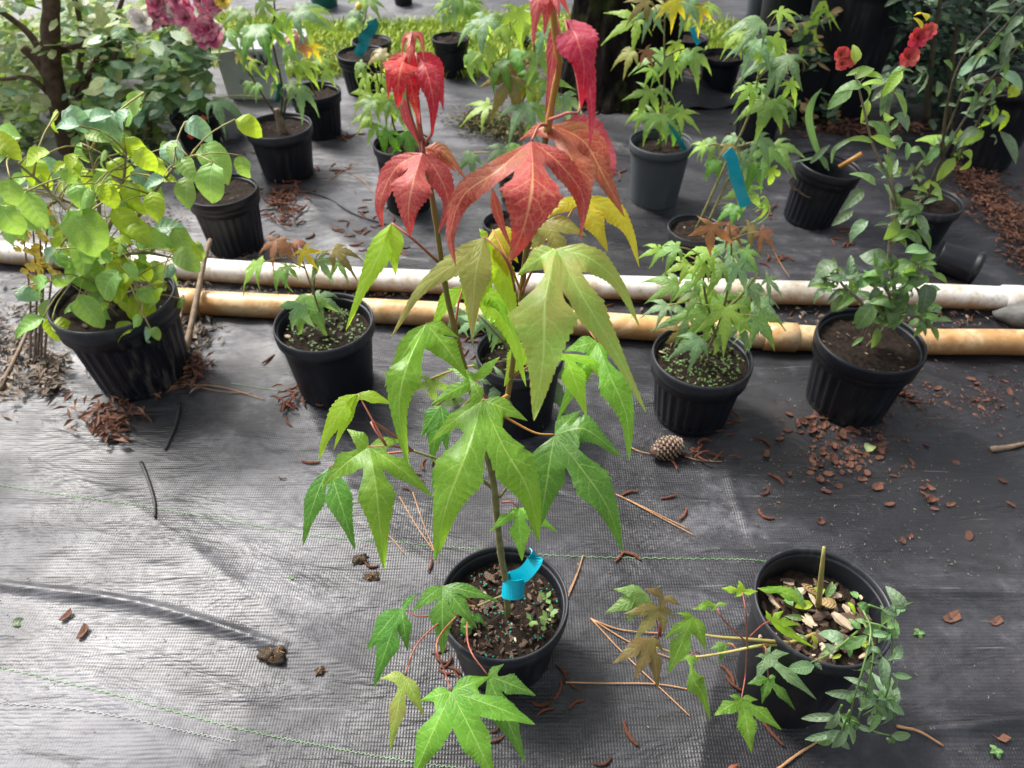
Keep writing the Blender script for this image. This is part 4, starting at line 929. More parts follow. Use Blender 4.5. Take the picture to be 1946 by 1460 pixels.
pipe('plastic_pipe', 'tan stained plastic pipe with couplings, nearer of the two on the cloth', [(338, 574), (500, 582), (850, 599), (1200, 622), (1500, 642), (1750, 650), (1946, 652), (2300, 668), (2800, 690)], .027, 'pipe_tan', (.17, .33, .5, .02))

# ------------------------------------------------------------------ broad leaved plant on the left
bl, bb, br, bh, bs, brs = pot('potted_plant', 'broad leaved green bush in soiled black pot at the left', 'potted plant', 214, 566, 226, 766, True, 'pot_dirty', 'pot_rim', .90, chips=20)
S = []
for s in ([(205, 590), (195, 500), (190, 420), (180, 330), (160, 240)], [(200, 560), (230, 470), (270, 400), (320, 330), (360, 300)], [(195, 520), (150, 430), (90, 360), (20, 300)], [(200, 580), (160, 520), (120, 560)], [(205, 590), (250, 540), (280, 560)], [(195, 460), (230, 370), (240, 290)], [(190, 500), (260, 480), (330, 490)], [(190, 430), (120, 380), (60, 420)]):
    pts = [PY(x, y, bs.y + ru(-.06, .06)) for x, y in s]; pts[0] = bs if s[0][0] == 205 else pts[0]
    P = spline(pts, 16); b = MB(); b.tube(P, lin(.005, .0018, 16), 7); obj('stem', b.mesh(), M['stem_grey'], bl); S += P
BL = [(235, 262, 62, 60, 'broad_lime'), (255, 285, 55, 40, 'broad_lime'), (140, 300, 60, 110, 'broad_lime'), (300, 300, 40, 90, 'broad_lime'), (118, 212, 62, 10, 'broad_blue'), (172, 250, 70, 275, 'broad_blue'), (210, 210, 75, 100, 'broad_blue'), (150, 240, 55, 200, 'broad_blue'),
      (40, 262, 80, 190), (55, 300, 70, 60, 'broad_lime'), (20, 340, 75, 100), (50, 365, 80, 80), (80, 330, 60, 120), (0, 390, 70, 70), (30, 420, 70, 130), (325, 268, 70, 80, 'broad_blue'), (345, 300, 60, 60), (355, 335, 65, 90), (385, 275, 90, 60), (405, 310, 80, 95), (245, 345, 70, 90), (300, 330, 60, 110), (290, 365, 60, 80), (215, 395, 80, 60), (235, 420, 70, 30),
      (130, 400, 110, 60), (170, 440, 90, 100), (260, 440, 60, 20), (310, 460, 80, 10, 'broad_lime'), (330, 480, 60, 30), (130, 490, 100, 30), (245, 490, 95, 100), (150, 560, 80, 70), (100, 570, 70, 120), (180, 580, 60, 60), (255, 560, 80, 70, 'broad_lime'), (95, 600, 55, 80), (90, 530, 60, 150), (170, 510, 80, 170), (225, 515, 70, 120), (275, 505, 70, 40), (210, 330, 60, 130), (180, 370, 70, 170), (120, 350, 70, 40), (95, 290, 60, 160)]
for x, y, l, a, *k in BL:
    p = PY(x, y, bs.y + ru(-.10, .10)); st = min(S, key=lambda q: (q - p).length)
    put_leaf(bl, 'round', k[0] if k else random.choice(['broad', 'broad', 'broad', 'broad_lime']), p, a, l / F * depth(p) * .95, stem=st, stalk='petiole_green')
for k in range(130):
    q = random.choice(S[6:]); p = q + Vector((ru(-.09, .09), ru(-.10, .12), ru(-.05, .07)))
    put_leaf(bl, 'round', random.choice(['broad', 'broad', 'broad', 'broad', 'broad_lime', 'broad_lime', 'broad_blue']), p, ru(-30, 210), ru(.025, .055), stem=q, stalk='petiole_green')

# yellow flowered weed with dry stalks at the left edge
yw = thing('flowering_weed', 'small yellow flower spikes on dry stalks at the left edge', 'weed', G(75, 690))
YW = G(75, 690).y
fl = MB()
for (x0, y0, x1, y1) in [(66, 692, 62, 420), (78, 692, 92, 405), (58, 690, 45, 450), (84, 690, 112, 440), (70, 692, 76, 440)]:
    P = spline([PY(x0, y0, YW), PY((x0 + x1) / 2 + ru(-8, 8), (y0 + y1) / 2, YW), PY(x1, y1, YW)], 12); b = MB(); b.tube(P, lin(.0028, .0014, 12), 6); obj('dry_stalk', b.mesh(), M['twig'], yw)
    for k in range(11):
        p = P[7 + int(rnd() * 5)] + Vector((ru(-.014, .014), ru(-.014, .014), ru(-.01, .014))); f = MB()
        for e in range(5):
            a = e * 1.257 + rnd(); d = Vector((math.cos(a), -.4, math.sin(a))) * .0085; s = Vector((-math.sin(a), 0, math.cos(a))) * .0045
            i = len(f.v); f.v += [p, p + d * .6 + s, p + d, p + d * .6 - s]; f.f.append((i, i + 1, i + 2, i + 3)); f.mi.append(0)
        obj('flower', f.mesh(), M['yellow_petal'], yw)

# ------------------------------------------------------------------ ribbed pots and maples farther back
def P_(*a, **k): return pot(*a, **k)
pA = P_('nursery_pot', 'ribbed black pot of bare soil behind the broad leaved bush', 'pot', 422, 362, 132, 497, True, soil=.9, chips=8)
pB, bB, rB, hB, sB, _ = P_('potted_maple', 'maple with thick grafted trunk in smooth black pot before the white box', 'potted plant', 530, 240, 123, 352, False, 'pot', 'pot_rim', .88, chips=12)
YB = sB.y
bgm(pB, YB, [[(540, 235), (536, 170), (524, 110), (512, 60), (500, 20), (495, -30)], [(512, 60), (522, 30), (518, -30)], [(530, 225), (505, 190), (480, 150), (460, 115)], [(540, 215), (545, 190), (555, 170)]],
    [(495, 45, 105, 95, 'green_dark'), (515, 50, 70, 60, 'bg_green'), (475, 50, 60, 120, 'bg_blue'), (560, 20, 80, 30, 'bg_blue'), (530, 30, 70, 60, 'bg_lime'), (580, 20, 80, 30, 'bg_lime'), (470, 20, 70, 130, 'bg_green'), (480, 115, 50, 110, 'bg_lime'), (510, 125, 40, 60, 'bg_lime'), (495, 160, 40, 120, 'bg_green'), (475, 155, 40, 120, 'bg_green'), (520, 155, 40, 60, 'bg_green'), (550, 160, 45, 50, 'bg_green'), (565, 165, 70, 55, 'bg_blue'), (545, 120, 50, 30, 'bg_lime'), (570, 120, 60, 50, 'bg_lime'), (540, 95, 50, 30, 'bg_green'), (405, 190, 90, 20, 'bg_blue'), (455, 100, 40, 80, 'olive'), (430, 60, 60, 60, 'bg_green'), (500, 0, 60, 100, 'bg_green')], r0=.004, skey='stem_dark', foot=sB)
P = [sB + Vector((.008, 0, -.01)), sB + Vector((.006, 0, .03)), sB + Vector((.002, 0, .062))]; b = MB(); b.tube(spline(P, 8), lin(.014, .008, 8), 10); obj('trunk', b.mesh(), M['twig'], pB)
b = MB(); b.tube(spline([PY(527, 192, YB - .006), PY(530, 172, YB - .008), PY(529, 158, YB - .006)], 8), .0065, 8); obj('graft_tape', b.mesh(), M['teal_plastic'], pB)
pC, bC, rC, hC, sC, _ = P_('potted_maple', 'ribbed black pot with seedling of orange leaves beside the grafted maple', 'potted plant', 598, 172, 96, 270, True, soil=.86)
bgm(pC, sC.y, [[(590, 180), (585, 140), (575, 100), (570, 70)], [(585, 150), (600, 120)]], [(565, 60, 40, 90, 'bronze_red'), (575, 85, 42, 80, 'bronze_red'), (590, 85, 40, 60, 'yellow'), (555, 70, 36, 140, 'pink'), (600, 115, 50, 40, 'bg_lime'), (580, 110, 40, 120, 'bg_lime'), (615, 135, 40, 50, 'bg_lime')], foot=sC, r0=.002)
pD, bD, rD, hD, sD, _ = P_('potted_maple', 'ribbed black pot with a dark stem at the edge of the grass, teal ribbon above', 'potted plant', 687, 101, 92, 188, True, soil=.9)
bgm(pD, sD.y, [[(685, 100), (688, 60), (697, 20), (702, -30)]], [(680, 20, 50, 120, 'bg_blue'), (672, 35, 40, 130, 'bg_green'), (700, 0, 50, 60, 'bg_green'), (690, -20, 60, 90, 'bg_green')], foot=sD, r0=.003, skey='stem_dark')
f0 = PY(682, 12, sD.y); b = MB()
b.tube([f0 + Vector((0, 0, z)) for z in lin(-.012, .012, 5)], [.004, .011, .0125, .010, .003], 9); obj('seed_head', b.mesh(), M['yellow_petal'], pD)
pE, bE, rE, hE, sE, _ = P_('nursery_pot', 'black pot standing in the grass just behind the ribboned pot', 'pot', 706, 77, 74, 138, True, soil=.85)
pF, bF, rF, hF, sF, _ = P_('potted_maple', 'ribbed black pot with slender maple standing alone before the grass', 'potted plant', 856, 72, 70, 150, True, soil=.9)
bgm(pF, sF.y, [[(868, 75), (870, 30), (872, -10)]], [(845, 5, 50, 120, 'bg_lime'), (865, -5, 60, 90, 'bg_blue'), (885, 0, 60, 60, 'bg_green'), (875, 10, 50, 60, 'bg_lime'), (895, 10, 45, 40, 'bg_lime'), (850, 15, 45, 100, 'bg_blue'), (870, -20, 60, 80, 'bg_green')], foot=sF, r0=.0022, skey='stem_dark')
pG, bG, rG, hG, sG, _ = P_('potted_maple', 'green maple in black pot behind the left red shoot', 'potted plant', 765, 272, 112, 412, False, 'pot', 'pot_rim', .86, chips=6)
bgm(pG, sG.y, [[(748, 280), (746, 230), (742, 170), (740, 110)], [(745, 220), (720, 160), (715, 130)]],
    [(745, 175, 70, 100, 'bg_green'), (700, 140, 55, 130, 'bg_lime'), (690, 120, 50, 130, 'bg_green'), (735, 100, 60, 160, 'bronze'), (720, 105, 45, 80, 'bg_lime'), (700, 175, 60, 140, 'bg_lime'), (735, 180, 70, 130, 'bg_lime'), (765, 170, 60, 60, 'bg_green'), (770, 250, 75, 70, 'green_dark'), (738, 248, 70, 115, 'green_dark'), (715, 235, 50, 120, 'bg_green'), (705, 220, 50, 150, 'bg_lime'), (760, 120, 50, 30, 'olive'), (725, 140, 50, 110, 'bg_lime'), (755, 210, 50, 60, 'bg_green'), (710, 190, 55, 120, 'bg_green')], foot=sG, r0=.0028, skey='stem_dark')
pH, bH, rH, hH, sH, _ = P_('potted_maple', 'maple in smooth grey pot in front of the tree trunk', 'potted plant', 1257, 269, 119, 403, False, 'pot_grey', 'pot_grey', .84, chips=6)
bgm(pH, sH.y, [[(1255, 275), (1258, 210), (1263, 150), (1262, 80), (1265, 10), (1270, -30)], [(1262, 130), (1230, 100), (1215, 95)], [(1262, 110), (1290, 95), (1310, 95)]],
    [(1215, 35, 85, 150, 'bg_lime'), (1240, 20, 60, 110, 'bg_blue'), (1280, 0, 60, 85, 'yellow'), (1330, 10, 60, 90, 'yellow'), (1310, 0, 70, 100, 'bg_blue'), (1265, 10, 50, 120, 'olive'), (1345, 10, 55, 40, 'bg_lime'), (1262, 105, 75, 150, 'bg_green'), (1270, 110, 65, 70, 'bg_green'), (1312, 97, 80, 70, 'bg_green'), (1310, 97, 60, 130, 'bg_green'), (1205, 95, 60, 140, 'olive'), (1225, 95, 40, 60, 'bronze_red'), (1235, 170, 70, 110, 'bg_green'), (1250, 165, 55, 50, 'bg_green'), (1245, 215, 70, 110, 'bg_green'), (1258, 220, 60, 80, 'bg_green'), (1275, 235, 60, 70, 'green_dark'), (1290, 215, 60, 40, 'bg_lime'), (1225, 210, 50, 140, 'bg_lime'), (1240, 130, 45, 110, 'bg_lime'), (1285, 80, 50, 80, 'bg_lime'), (1265, 200, 40, 60, 'bg_lime'), (1280, 205, 50, 60, 'bg_green'), (1230, 0, 60, 130, 'bronze')], foot=sH, r0=.003)
pI, bI, rI, hI, sI, _ = P_('potted_maple', 'maple with two thin stems and bright blue ribbon in dark pot by the white pipe', 'potted plant', 1322, 434, 104, 530, False, 'pot', 'pot_rim', .88, chips=8)
bgm(pI, sI.y, [[(1340, 425), (1355, 365), (1385, 300), (1410, 250), (1430, 200), (1440, 150), (1450, 80)], [(1345, 425), (1375, 360), (1400, 310), (1415, 270)], [(1400, 280), (1440, 270), (1470, 275)], [(1395, 290), (1360, 275), (1340, 280)], [(1440, 150), (1480, 100)]],
    [(1450, 40, 90, 150, 'bg_blue'), (1440, 75, 85, 120, 'bg_blue'), (1470, 70, 80, 70, 'bg_lime'), (1495, 100, 110, 155, 'bg_blue'), (1500, 105, 80, 110, 'bg_blue'), (1455, 95, 60, 100, 'bg_lime'), (1465, 190, 90, 105, 'bg_green'), (1455, 190, 70, 150, 'bg_green'), (1475, 190, 60, 65, 'bg_green'), (1430, 165, 60, 130, 'bg_lime'), (1500, 155, 60, 60, 'bg_lime'), (1360, 270, 60, 170, 'bg_green'), (1340, 275, 40, 150, 'bg_lime'), (1400, 260, 60, 140, 'bg_blue'), (1440, 260, 65, 60, 'bg_blue'), (1470, 275, 80, 60, 'bg_green'), (1460, 280, 75, 100, 'bg_green'), (1365, 305, 60, 140, 'green_dark'), (1430, 310, 75, 95, 'green_dark'), (1410, 290, 60, 80, 'bg_blue'), (1420, 355, 80, 100, 'bg_green'), (1455, 380, 60, 45, 'bg_lime'), (1400, 390, 60, 120, 'green_dark'), (1445, 160, 50, 120, 'bg_green'), (1480, 20, 60, 50, 'bg_lime'), (1410, 60, 60, 150, 'bg_lime'), (1465, 320, 55, 80, 'bg_lime'), (1385, 275, 45, 80, 'bronze')], foot=sI, r0=.0035)
pJ, bJ, rJ, hJ, sJ, _ = P_('nursery_pot', 'tall black pot behind the blue ribboned maple', 'pot', 1458, 152, 96, 276, False, 'pot', 'pot_rim', .8)
pK, bK, rK, hK, sK, _ = P_('potted_plant', 'large black pot holding strappy yellow green leaves, right of the blue ribbon', 'potted plant', 1564, 312, 120, 440, True, 'pot', 'pot', .62, tilt=(0, R(7)))
for pts in ([(1545, 330), (1552, 290), (1546, 230), (1570, 170)], [(1560, 330), (1570, 260), (1545, 200)]):
    pass
def strap(root, pts, Y, w, key):
    C = [PY(x, y, Y + (q[0] if q else 0)) for x, y, *q in pts]; P = spline(C, 14); verts = []; faces = []; uvs = []
    for i, p in enumerate(P):
        t = (P[min(i + 1, 13)] - P[max(i - 1, 0)]).normalized(); s = t.cross((CAMP - p).normalized() + Vector((.3, 0, .6))).normalized(); f = w * .45 * math.sin(math.pi * (0.12 + .87 * i / 13)) ** 1.1
        nn = s.cross(t); verts += [p - s * f + nn * f * .3, p, p + s * f + nn * f * .3]
    for i in range(13):
        for c in range(2):
            faces.append((i * 3 + c, i * 3 + c + 1, i * 3 + c + 4, i * 3 + c + 3)); u0, u1 = (1, 0) if c == 0 else (0, 1)
            uvs += [(u0, i / 13), (u1, i / 13), (u1, (i + 1) / 13), (u0, (i + 1) / 13)]
    me = bpy.data.meshes.new('leaf'); me.from_pydata([tuple(v) for v in verts], [], faces); u = me.uv_layers.new(name='UVMap'); u.data.foreach_set('uv', [x for q in uvs for x in q])
    me.polygons.foreach_set('use_smooth', [True] * len(faces)); return obj('leaf', me, M[key], root)
YK = sK.y
strap(pK, [(1570, 320), (1548, 275), (1536, 225), (1545, 190), (1562, 168)], YK, .022, 'weed'); strap(pK, [(1540, 310), (1560, 290), (1578, 275)], YK - .04, .016, 'grey_leaf')
strap(pK, [(1580, 310), (1585, 285), (1610, 268), (1630, 258)], YK, .013, 'bg_blue'); strap(pK, [(1575, 325), (1560, 300), (1500, 310)], YK, .010, 'grey_leaf')
strap(pK, [(1560, 300), (1545, 250), (1552, 240)], YK + .02, .010, 'weed')
b = MB(); b.tube([PY(1595, 318, YK), PY(1638, 292, YK - .01)], .006, 8); obj('cut_cane', b.mesh(), M['petiole_orange'], pK)
# shrubs on the right
def shrub(root, Y, stems, n, keys, l0, l1, kind='oval', skey='stem_grey', r0=.004, spread=.035, foot=None, lo=2):
    SS = []
    for s in stems:
        P = spline([PY(x, y, Y + (q[0] if q else 0)) for x, y, *q in s], 20); b = MB()
        if foot is not None and s is stems[0]: P[0] = foot
        b.tube(P, lin(r0, r0 * .3, 20), 7); obj('stem', b.mesh(), M[skey], root); SS.append(P)
    for k in range(n):
        P = random.choice(SS); q = P[lo + int(rnd() * (19 - lo))]; p = q + Vector((ru(-1, 1), ru(-1, 1), ru(-.7, 1))) * spread * ru(.2, 1)
        put_leaf(root, kind, random.choice(keys), p, ru(0, 360) if rnd() < .5 else ru(-60, 240), ru(l0, l1), stem=q if rnd() < .6 else None, stalk=skey)
    return SS
def flower(root, p, r, key, petals=8, center=None):
    f = MB()
    for ring_, (m, tilt, rr) in enumerate(((petals, .25, 1.0), (petals - 2, .8, .75), (4, 1.2, .5))):
        for e in range(m):
            a = e * 6.283 / m + ring_ * .5; ax = Vector((math.cos(a), 0, math.sin(a))); up = Vector((0, -.75, .45)).normalized()
            d = (ax * math.cos(tilt) + up * math.sin(tilt)) * r * rr * ru(.85, 1.1); s = up.cross(ax).normalized() * r * rr * .42
            i = len(f.v); f.v += [p, p + d * .45 + s * .8, p + d * .85 + s * .7 + up * r * .1, p + d, p + d * .85 - s * .7 + up * r * .1, p + d * .45 - s * .8]
            f.f.append((i, i + 1, i + 2, i + 3, i + 4, i + 5)); f.mi.append(0)
    return obj('flower', f.mesh(), M[key], root)
pS, bS, rS, hS, sS, _ = P_('potted_shrub', 'shrub with red blossoms at its tips in ribbed black pot at the right', 'potted plant', 1655, 645, 198, 816, True, 'pot', 'pot', .88, chips=26)
YS2 = sS.y
SS = shrub(pS, YS2, [[(1690, 640), (1700, 560), (1690, 470), (1705, 400), (1690, 345), (1660, 280), (1640, 200), (1625, 140)], [(1660, 640), (1640, 580), (1600, 540), (1590, 510)], [(1690, 560), (1740, 540), (1745, 500)], [(1690, 600), (1740, 600), (1760, 620)], [(1700, 430), (1690, 300, .03), (1690, 200, .05), (1725, 120, .05)], [(1690, 470), (1720, 440), (1740, 400), (1750, 380)], [(1680, 620), (1690, 560), (1665, 520)]],
      170, ('grey_leaf', 'grey_leaf', 'weed', 'bg_green', 'shrub'), .02, .046, foot=sS)
for x, y, l, a, k in [(1735, 510, 60, 60, 'grey_leaf'), (1690, 500, 60, 200, 'grey_leaf'), (1720, 480, 50, -30, 'bg_blue'), (1760, 540, 60, 90, 'grey_leaf'), (1715, 545, 60, 100, 'shrub'), (1660, 580, 60, 120, 'weed'), (1680, 580, 60, 70, 'weed'), (1720, 570, 60, 95, 'weed'), (1590, 500, 50, 170, 'grey_leaf'), (1620, 505, 45, 20, 'grey_leaf'), (1610, 560, 50, 120, 'grey_leaf'), (1570, 550, 40, 170, 'grey_leaf'), (1650, 420, 60, 140, 'grey_leaf'), (1640, 360, 60, 130, 'grey_leaf'), (1620, 400, 50, 150, 'grey_leaf'), (1680, 350, 60, 60, 'bg_blue'),
                      (1625, 120, 45, 270, 'bg_lime'), (1645, 145, 45, -30, 'bg_lime'), (1640, 165, 55, 20, 'bg_green'), (1620, 170, 60, 150, 'weed'), (1650, 190, 50, 100, 'bg_lime'), (1680, 160, 50, 210, 'bg_lime'), (1700, 175, 60, 70, 'bg_green'), (1715, 135, 60, 130, 'bg_lime'), (1740, 130, 50, 10, 'grey_leaf'), (1680, 230, 50, 300, 'bg_lime'), (1655, 260, 60, 30, 'bg_lime'), (1760, 40, 40, 270, 'yellow'), (1752, 55, 30, 250, 'yellow')]:
    p = PY(x, y, YS2 + ru(-.03, .04)); put_leaf(pS, 'round' if l > 48 and y > 450 else 'oval', k, p, a, l / F * depth(p) * .9)
for x, y, r_ in [(1598, 104, .013), (1600, 122, .012), (1618, 112, .013), (1726, 110, .017), (1744, 72, .017), (1762, 62, .013)]:
    flower(pS, PY(x, y, YS2 + .05), r_, 'red_petal')
pL, bL, rL, hL, sL, _ = P_('potted_shrub', 'arching shrub with long bare canes in round black pot, farthest right', 'potted plant', 1766, 380, 120, 472, False, 'pot', 'pot_rim', .88)
YL = sL.y
shrub(pL, YL, [[(1765, 380), (1740, 330), (1790, 270), (1840, 150), (1900, 60), (1990, -30)], [(1765, 380), (1800, 330), (1815, 280), (1830, 260)], [(1765, 385), (1780, 320), (1850, 200), (1900, 130), (1960, 60)], [(1790, 300), (1800, 200), (1830, 110), (1900, 30), (1930, 0)], [(1820, 300), (1860, 230), (1880, 190), (1920, 180)], [(1765, 380), (1740, 345), (1735, 310)]],
      80, ('weed', 'bg_lime', 'grey_leaf', 'grey_leaf', 'shrub'), .02, .045, foot=sL, spread=.05, skey='stem_dark', lo=5)
for x, y, l, a, k in [(1875, 110, 55, 170, 'broad_blue'), (1905, 100, 50, 60, 'grey_leaf'), (1880, 150, 50, 200, 'grey_leaf'), (1900, 140, 60, 20, 'broad_blue'), (1920, 60, 60, 100, 'grey_leaf'), (1880, 190, 50, 170, 'grey_leaf'), (1820, 280, 60, 290, 'broad_lime'), (1830, 290, 60, 10, 'bg_lime'), (1800, 280, 60, 240, 'bg_lime'), (1815, 300, 50, 120, 'bg_lime'), (1850, 230, 50, 10, 'grey_leaf'), (1890, 200, 50, 90, 'bg_lime'), (1915, 185, 45, 300, 'broad_lime'), (1905, 210, 40, 80, 'broad_lime'), (1870, 250, 40, 160, 'bg_lime'), (1900, 250, 70, 70, 'grey_leaf')]:
    p = PY(x, y, YL + ru(-.03, .04)); put_leaf(pL, 'oval', k, p, a, l / F * depth(p) * 1.0)
# tipped pot, pots half hidden in the middle
def lying_pot(label, x, y, r, h, yaw, key='pot'):
    g = G(x, y, 0); base = Vector((g.x, g.y, 0)); root = thing('tipped_pot', label, 'pot', base)
    wm, rm = pot_shape(r, h, False); Mx = Matrix.Translation(base + Vector((0, 0, r * .99))) @ Matrix.Rotation(yaw, 4, 'Z') @ Matrix.Rotation(R(96), 4, 'Y')
    o = obj('pot', wm, M[key], root, Mx); obj('rim', rm, M['pot'], o, Mx)
lying_pot('small black pot lying on its side under the arching shrub', 1770, 512, .042, .09, R(-30))
P_('nursery_pot', 'black pot in the middle, half covered by the big red leaf', 'pot', 962, 422, 88, 520, False, 'pot', 'pot_rim', .84, chips=4)
pR, bR, rR, hR, sR, _ = P_('potted_maple', 'leafy maple with drooping bronze leaf in the middle behind the red shoots', 'potted plant', 985, 320, 84, 396, False, 'pot', 'pot', .86)
bgm(pR, sR.y, [[(985, 320), (990, 250), (975, 180), (965, 130), (970, 60), (965, 0)], [(980, 220), (1010, 150), (1015, 90), (1010, 20)], [(975, 180), (930, 110), (920, 60)]],
    [(975, 145, 100, 120, 'bronze'), (985, 150, 80, 70, 'bronze'), (965, 125, 60, 90, 'bronze_red'), (1000, 145, 70, 60, 'yellow'), (1000, 195, 90, 110, 'bg_blue'), (1015, 200, 70, 60, 'bg_lime'), (925, 30, 90, 100, 'bg_blue'), (915, 30, 70, 60, 'bg_lime'), (900, 100, 70, 110, 'bg_green'), (990, 95, 90, 120, 'green_dark'), (960, 115, 80, 140, 'green_dark'), (1020, 100, 80, 60, 'bg_green'), (1010, 20, 80, 110, 'bg_lime'), (985, 15, 80, 90, 'bg_lime'), (1030, 60, 70, 60, 'bg_blue'), (940, 90, 60, 150, 'bg_lime'), (930, 200, 70, 150, 'bg_lime'), (1010, 140, 80, 90, 'bg_green'), (1070, 180, 70, 50, 'bg_blue'), (960, 280, 60, 130, 'bg_blue'), (985, 275, 60, 110, 'bg_green'), (900, 290, 60, 110, 'bg_blue'), (970, 350, 50, 100, 'bg_green'), (1040, 150, 70, 70, 'bg_green'), (900, 45, 60, 90, 'bg_green'), (950, 50, 60, 60, 'bg_lime')], foot=sR, r0=.003)
P_('nursery_pot', 'tiny black pot in the grass left of the tree trunk', 'pot', 997, 72, 26, 100, False, 'pot', 'pot_rim', .8)
P_('nursery_pot', 'black pot in the grass right of the trunk, under the small ribbon', 'pot', 1312, 72, 68, 132, False, 'pot', 'pot', .85)
P_('nursery_pot', 'larger black pot on the dry straw right of the tree trunk', 'pot', 1374, 104, 78, 190, False, 'pot', 'pot', .85)
P_('nursery_pot', 'bluish grey pot cut by the top edge right of the trunk', 'pot', 1458, -40, 66, 38, False, 'pot_grey', 'pot_grey', .85)
P_('nursery_pot', 'teal green pot cut by the top edge above the grass', 'pot', 608, -50, 62, 19, False, 'teal_plastic', 'teal_plastic', .85, hmax=.6)
P_('nursery_pot', 'dark pot cut by the top edge beyond the grass', 'pot', 764, -28, 42, 13, False, 'pot', 'pot', .85)
P_('nursery_pot', 'big black tub in the dark corner at the upper right', 'pot', 1655, -70, 190, 228, False, 'pot', 'pot', .9, hmax=.7)
P_('nursery_pot', 'big black tub at the right edge behind the arching canes', 'pot', 1925, 150, 150, 330, False, 'pot', 'pot', .9, hmax=.7)
P_('nursery_pot', 'big black tub behind the dark evergreen bush', 'pot', 1800, -120, 200, 140, False, 'pot', 'pot', .9, hmax=.8)
P_('nursery_pot', 'black tub in the last row at the upper right corner', 'pot', 1960, -110, 190, 120, False, 'pot', 'pot', .9, hmax=.8)
P_('nursery_pot', 'black tub in the last row above the strappy leaves', 'pot', 1540, -120, 150, 80, False, 'pot', 'pot', .9, hmax=.8)
P_('nursery_pot', 'dark tub behind the blossoming shrub, touching the tall black pot', 'pot', 1545, 90, 110, 232, False, 'pot', 'pot', .9, hmax=.6)
P_('nursery_pot', 'black pot holding an orange tag beside the grey stone', 'pot', 368, 215, 88, 292, False, 'pot', 'pot', .86)
b = MB(); p0 = PY(360, 262, G(370, 292).y - .03); p1 = PY(389, 222, G(370, 292).y - .03); d = (p1 - p0)
b.box((p0 + p1) / 2, (.016, .0015, d.length), Vector((0, 0, 1)).rotation_difference(d.normalized()).to_matrix()); obj('plant_tag', b.mesh(smooth=False), M['orange_tag'], None, label='orange red plastic plant tag leaning on the black pot by the stone', cat='tag')

# ribbons on the farther plants
ribbon('long bright turquoise ribbon hanging in the maple right of centre', [(1381, 288), (1390, 300), (1398, 335), (1408, 365), (1418, 392)], sI.y, .024, dd=-.11)
ribbon('short blue ribbon hanging high at the right of the tree trunk', [(1315, 52), (1320, 68), (1328, 84)], sH.y, .014, dd=.3)
ribbon('teal ribbon on the dark stem over the ribbed pot by the grass', [(706, 38), (709, 50), (698, 66), (690, 72), (692, 84), (684, 96), (680, 106)], sD.y, .034, 'ribbon_far', dd=-.05)
ribbon('blue ribbon lying inside the rim of the smooth grey pot', [(1268, 228), (1285, 255), (1302, 288)], sH.y, .012, 'ribbon_far', dd=-.02)

# ------------------------------------------------------------------ the white boxes and the stone
def white_pot(label, x0, x1, y0, y1, letters):
    g = G((x0 + x1) / 2, y1); dep = depth(g); w = (x1 - x0) / F * dep; h = g.z + PY((x0 + x1) / 2, y0, g.y).z
    base = Vector((g.x, g.y + w * .42, 0)); root = thing('white_container', label, 'container', base)
    b = MB(); rows = []
    def sq(s, z, rr=.12):
        o = []
        for cx, cy, a0 in ((1, 1, 0), (-1, 1, 90), (-1, -1, 180), (1, -1, 270)):
            for k in range(4):
                a = R(a0 + 30 * k); o.append(base + Vector((s * (cx * (1 - rr) + rr * math.cos(a)), s * (cy * (1 - rr) * .8 + rr * math.sin(a)), z)))
        return o
    s0, s1 = w * .46, w * .5
    rows = [sq(s0 * .5, .003), sq(s0, .001), sq(s0, .006), sq(s1 * .985, h - .014), sq(s1 * 1.03, h - .013), sq(s1 * 1.03, h), sq(s1 * .97, h), sq(s0 * .95, .02), sq(s0 * .3, .02)]
    b.quadgrid(rows, True); body = obj('body', b.mesh(), M['white_plastic'], root)
    if letters:
        fy = lambda z: base.y - (s0 + (s1 * .985 - s0) * z / h) * (.8 * .88 + .12) - .002
        def bar(xa, za, xb, zb, t, key, name='printed_letter', mbx=None):
            p, q = Vector((base.x + xa * w, fy(za * h), za * h)), Vector((base.x + xb * w, fy(zb * h), zb * h)); d = q - p
            bb = mbx or MB(); bb.box((p + q) / 2, (t, .0006, d.length), Vector((0, 0, 1)).rotation_difference(d.normalized()).to_matrix())
            return bb
        t = .005; L_ = MB()
        for xa, xb, up_, tt in ((.20, .25, 1, 1.5), (.25, .31, 0, .8), (.31, .36, 1, 1.5), (.36, .43, 0, .8)):
            bar(xa, .86 if up_ else .66, xb, .66 if up_ else .86, t * tt, 'ink', mbx=L_)
        for xc in (.20, .315, .43): bar(xc - .035, .862, xc + .035, .862, .0026, 'ink', mbx=L_)
        obj('printed_letter', L_.mesh(smooth=False), M['ink'], body)
        L_ = MB(); bar(.06, .86, .12, .66, t * 1.5, 'ink', mbx=L_); bar(.03, .862, .09, .862, .0026, 'ink', mbx=L_); obj('printed_letter', L_.mesh(smooth=False), M['ink'], body)
        for z in (.58, .53, .48):
            L_ = MB(); x = .02
            while x < .42:
                l = ru(.02, .06); bar(x, z, x + l, z, .006, 'ink_grey', mbx=L_); x += l + .012
            obj('printed_line', L_.mesh(smooth=False), M['ink_grey'], body)
        L_ = MB()
        for k in range(3):
            a = R(90 + 120 * k); c = R(90 + 120 * (k + 1)); bar(-.12 + .05 * math.cos(a), .36 + .05 * math.sin(a), -.12 + .05 * math.cos(c), .36 + .05 * math.sin(c), .004, 'ink_grey', mbx=L_)
        obj('printed_symbol', L_.mesh(smooth=False), M['ink_grey'], body)
white_pot('white printed container with dark letters behind the grafted maple', 428, 534, 92, 192, True)
white_pot('plain white container half hidden behind the orange leaved seedling', 538, 592, 70, 142, False)
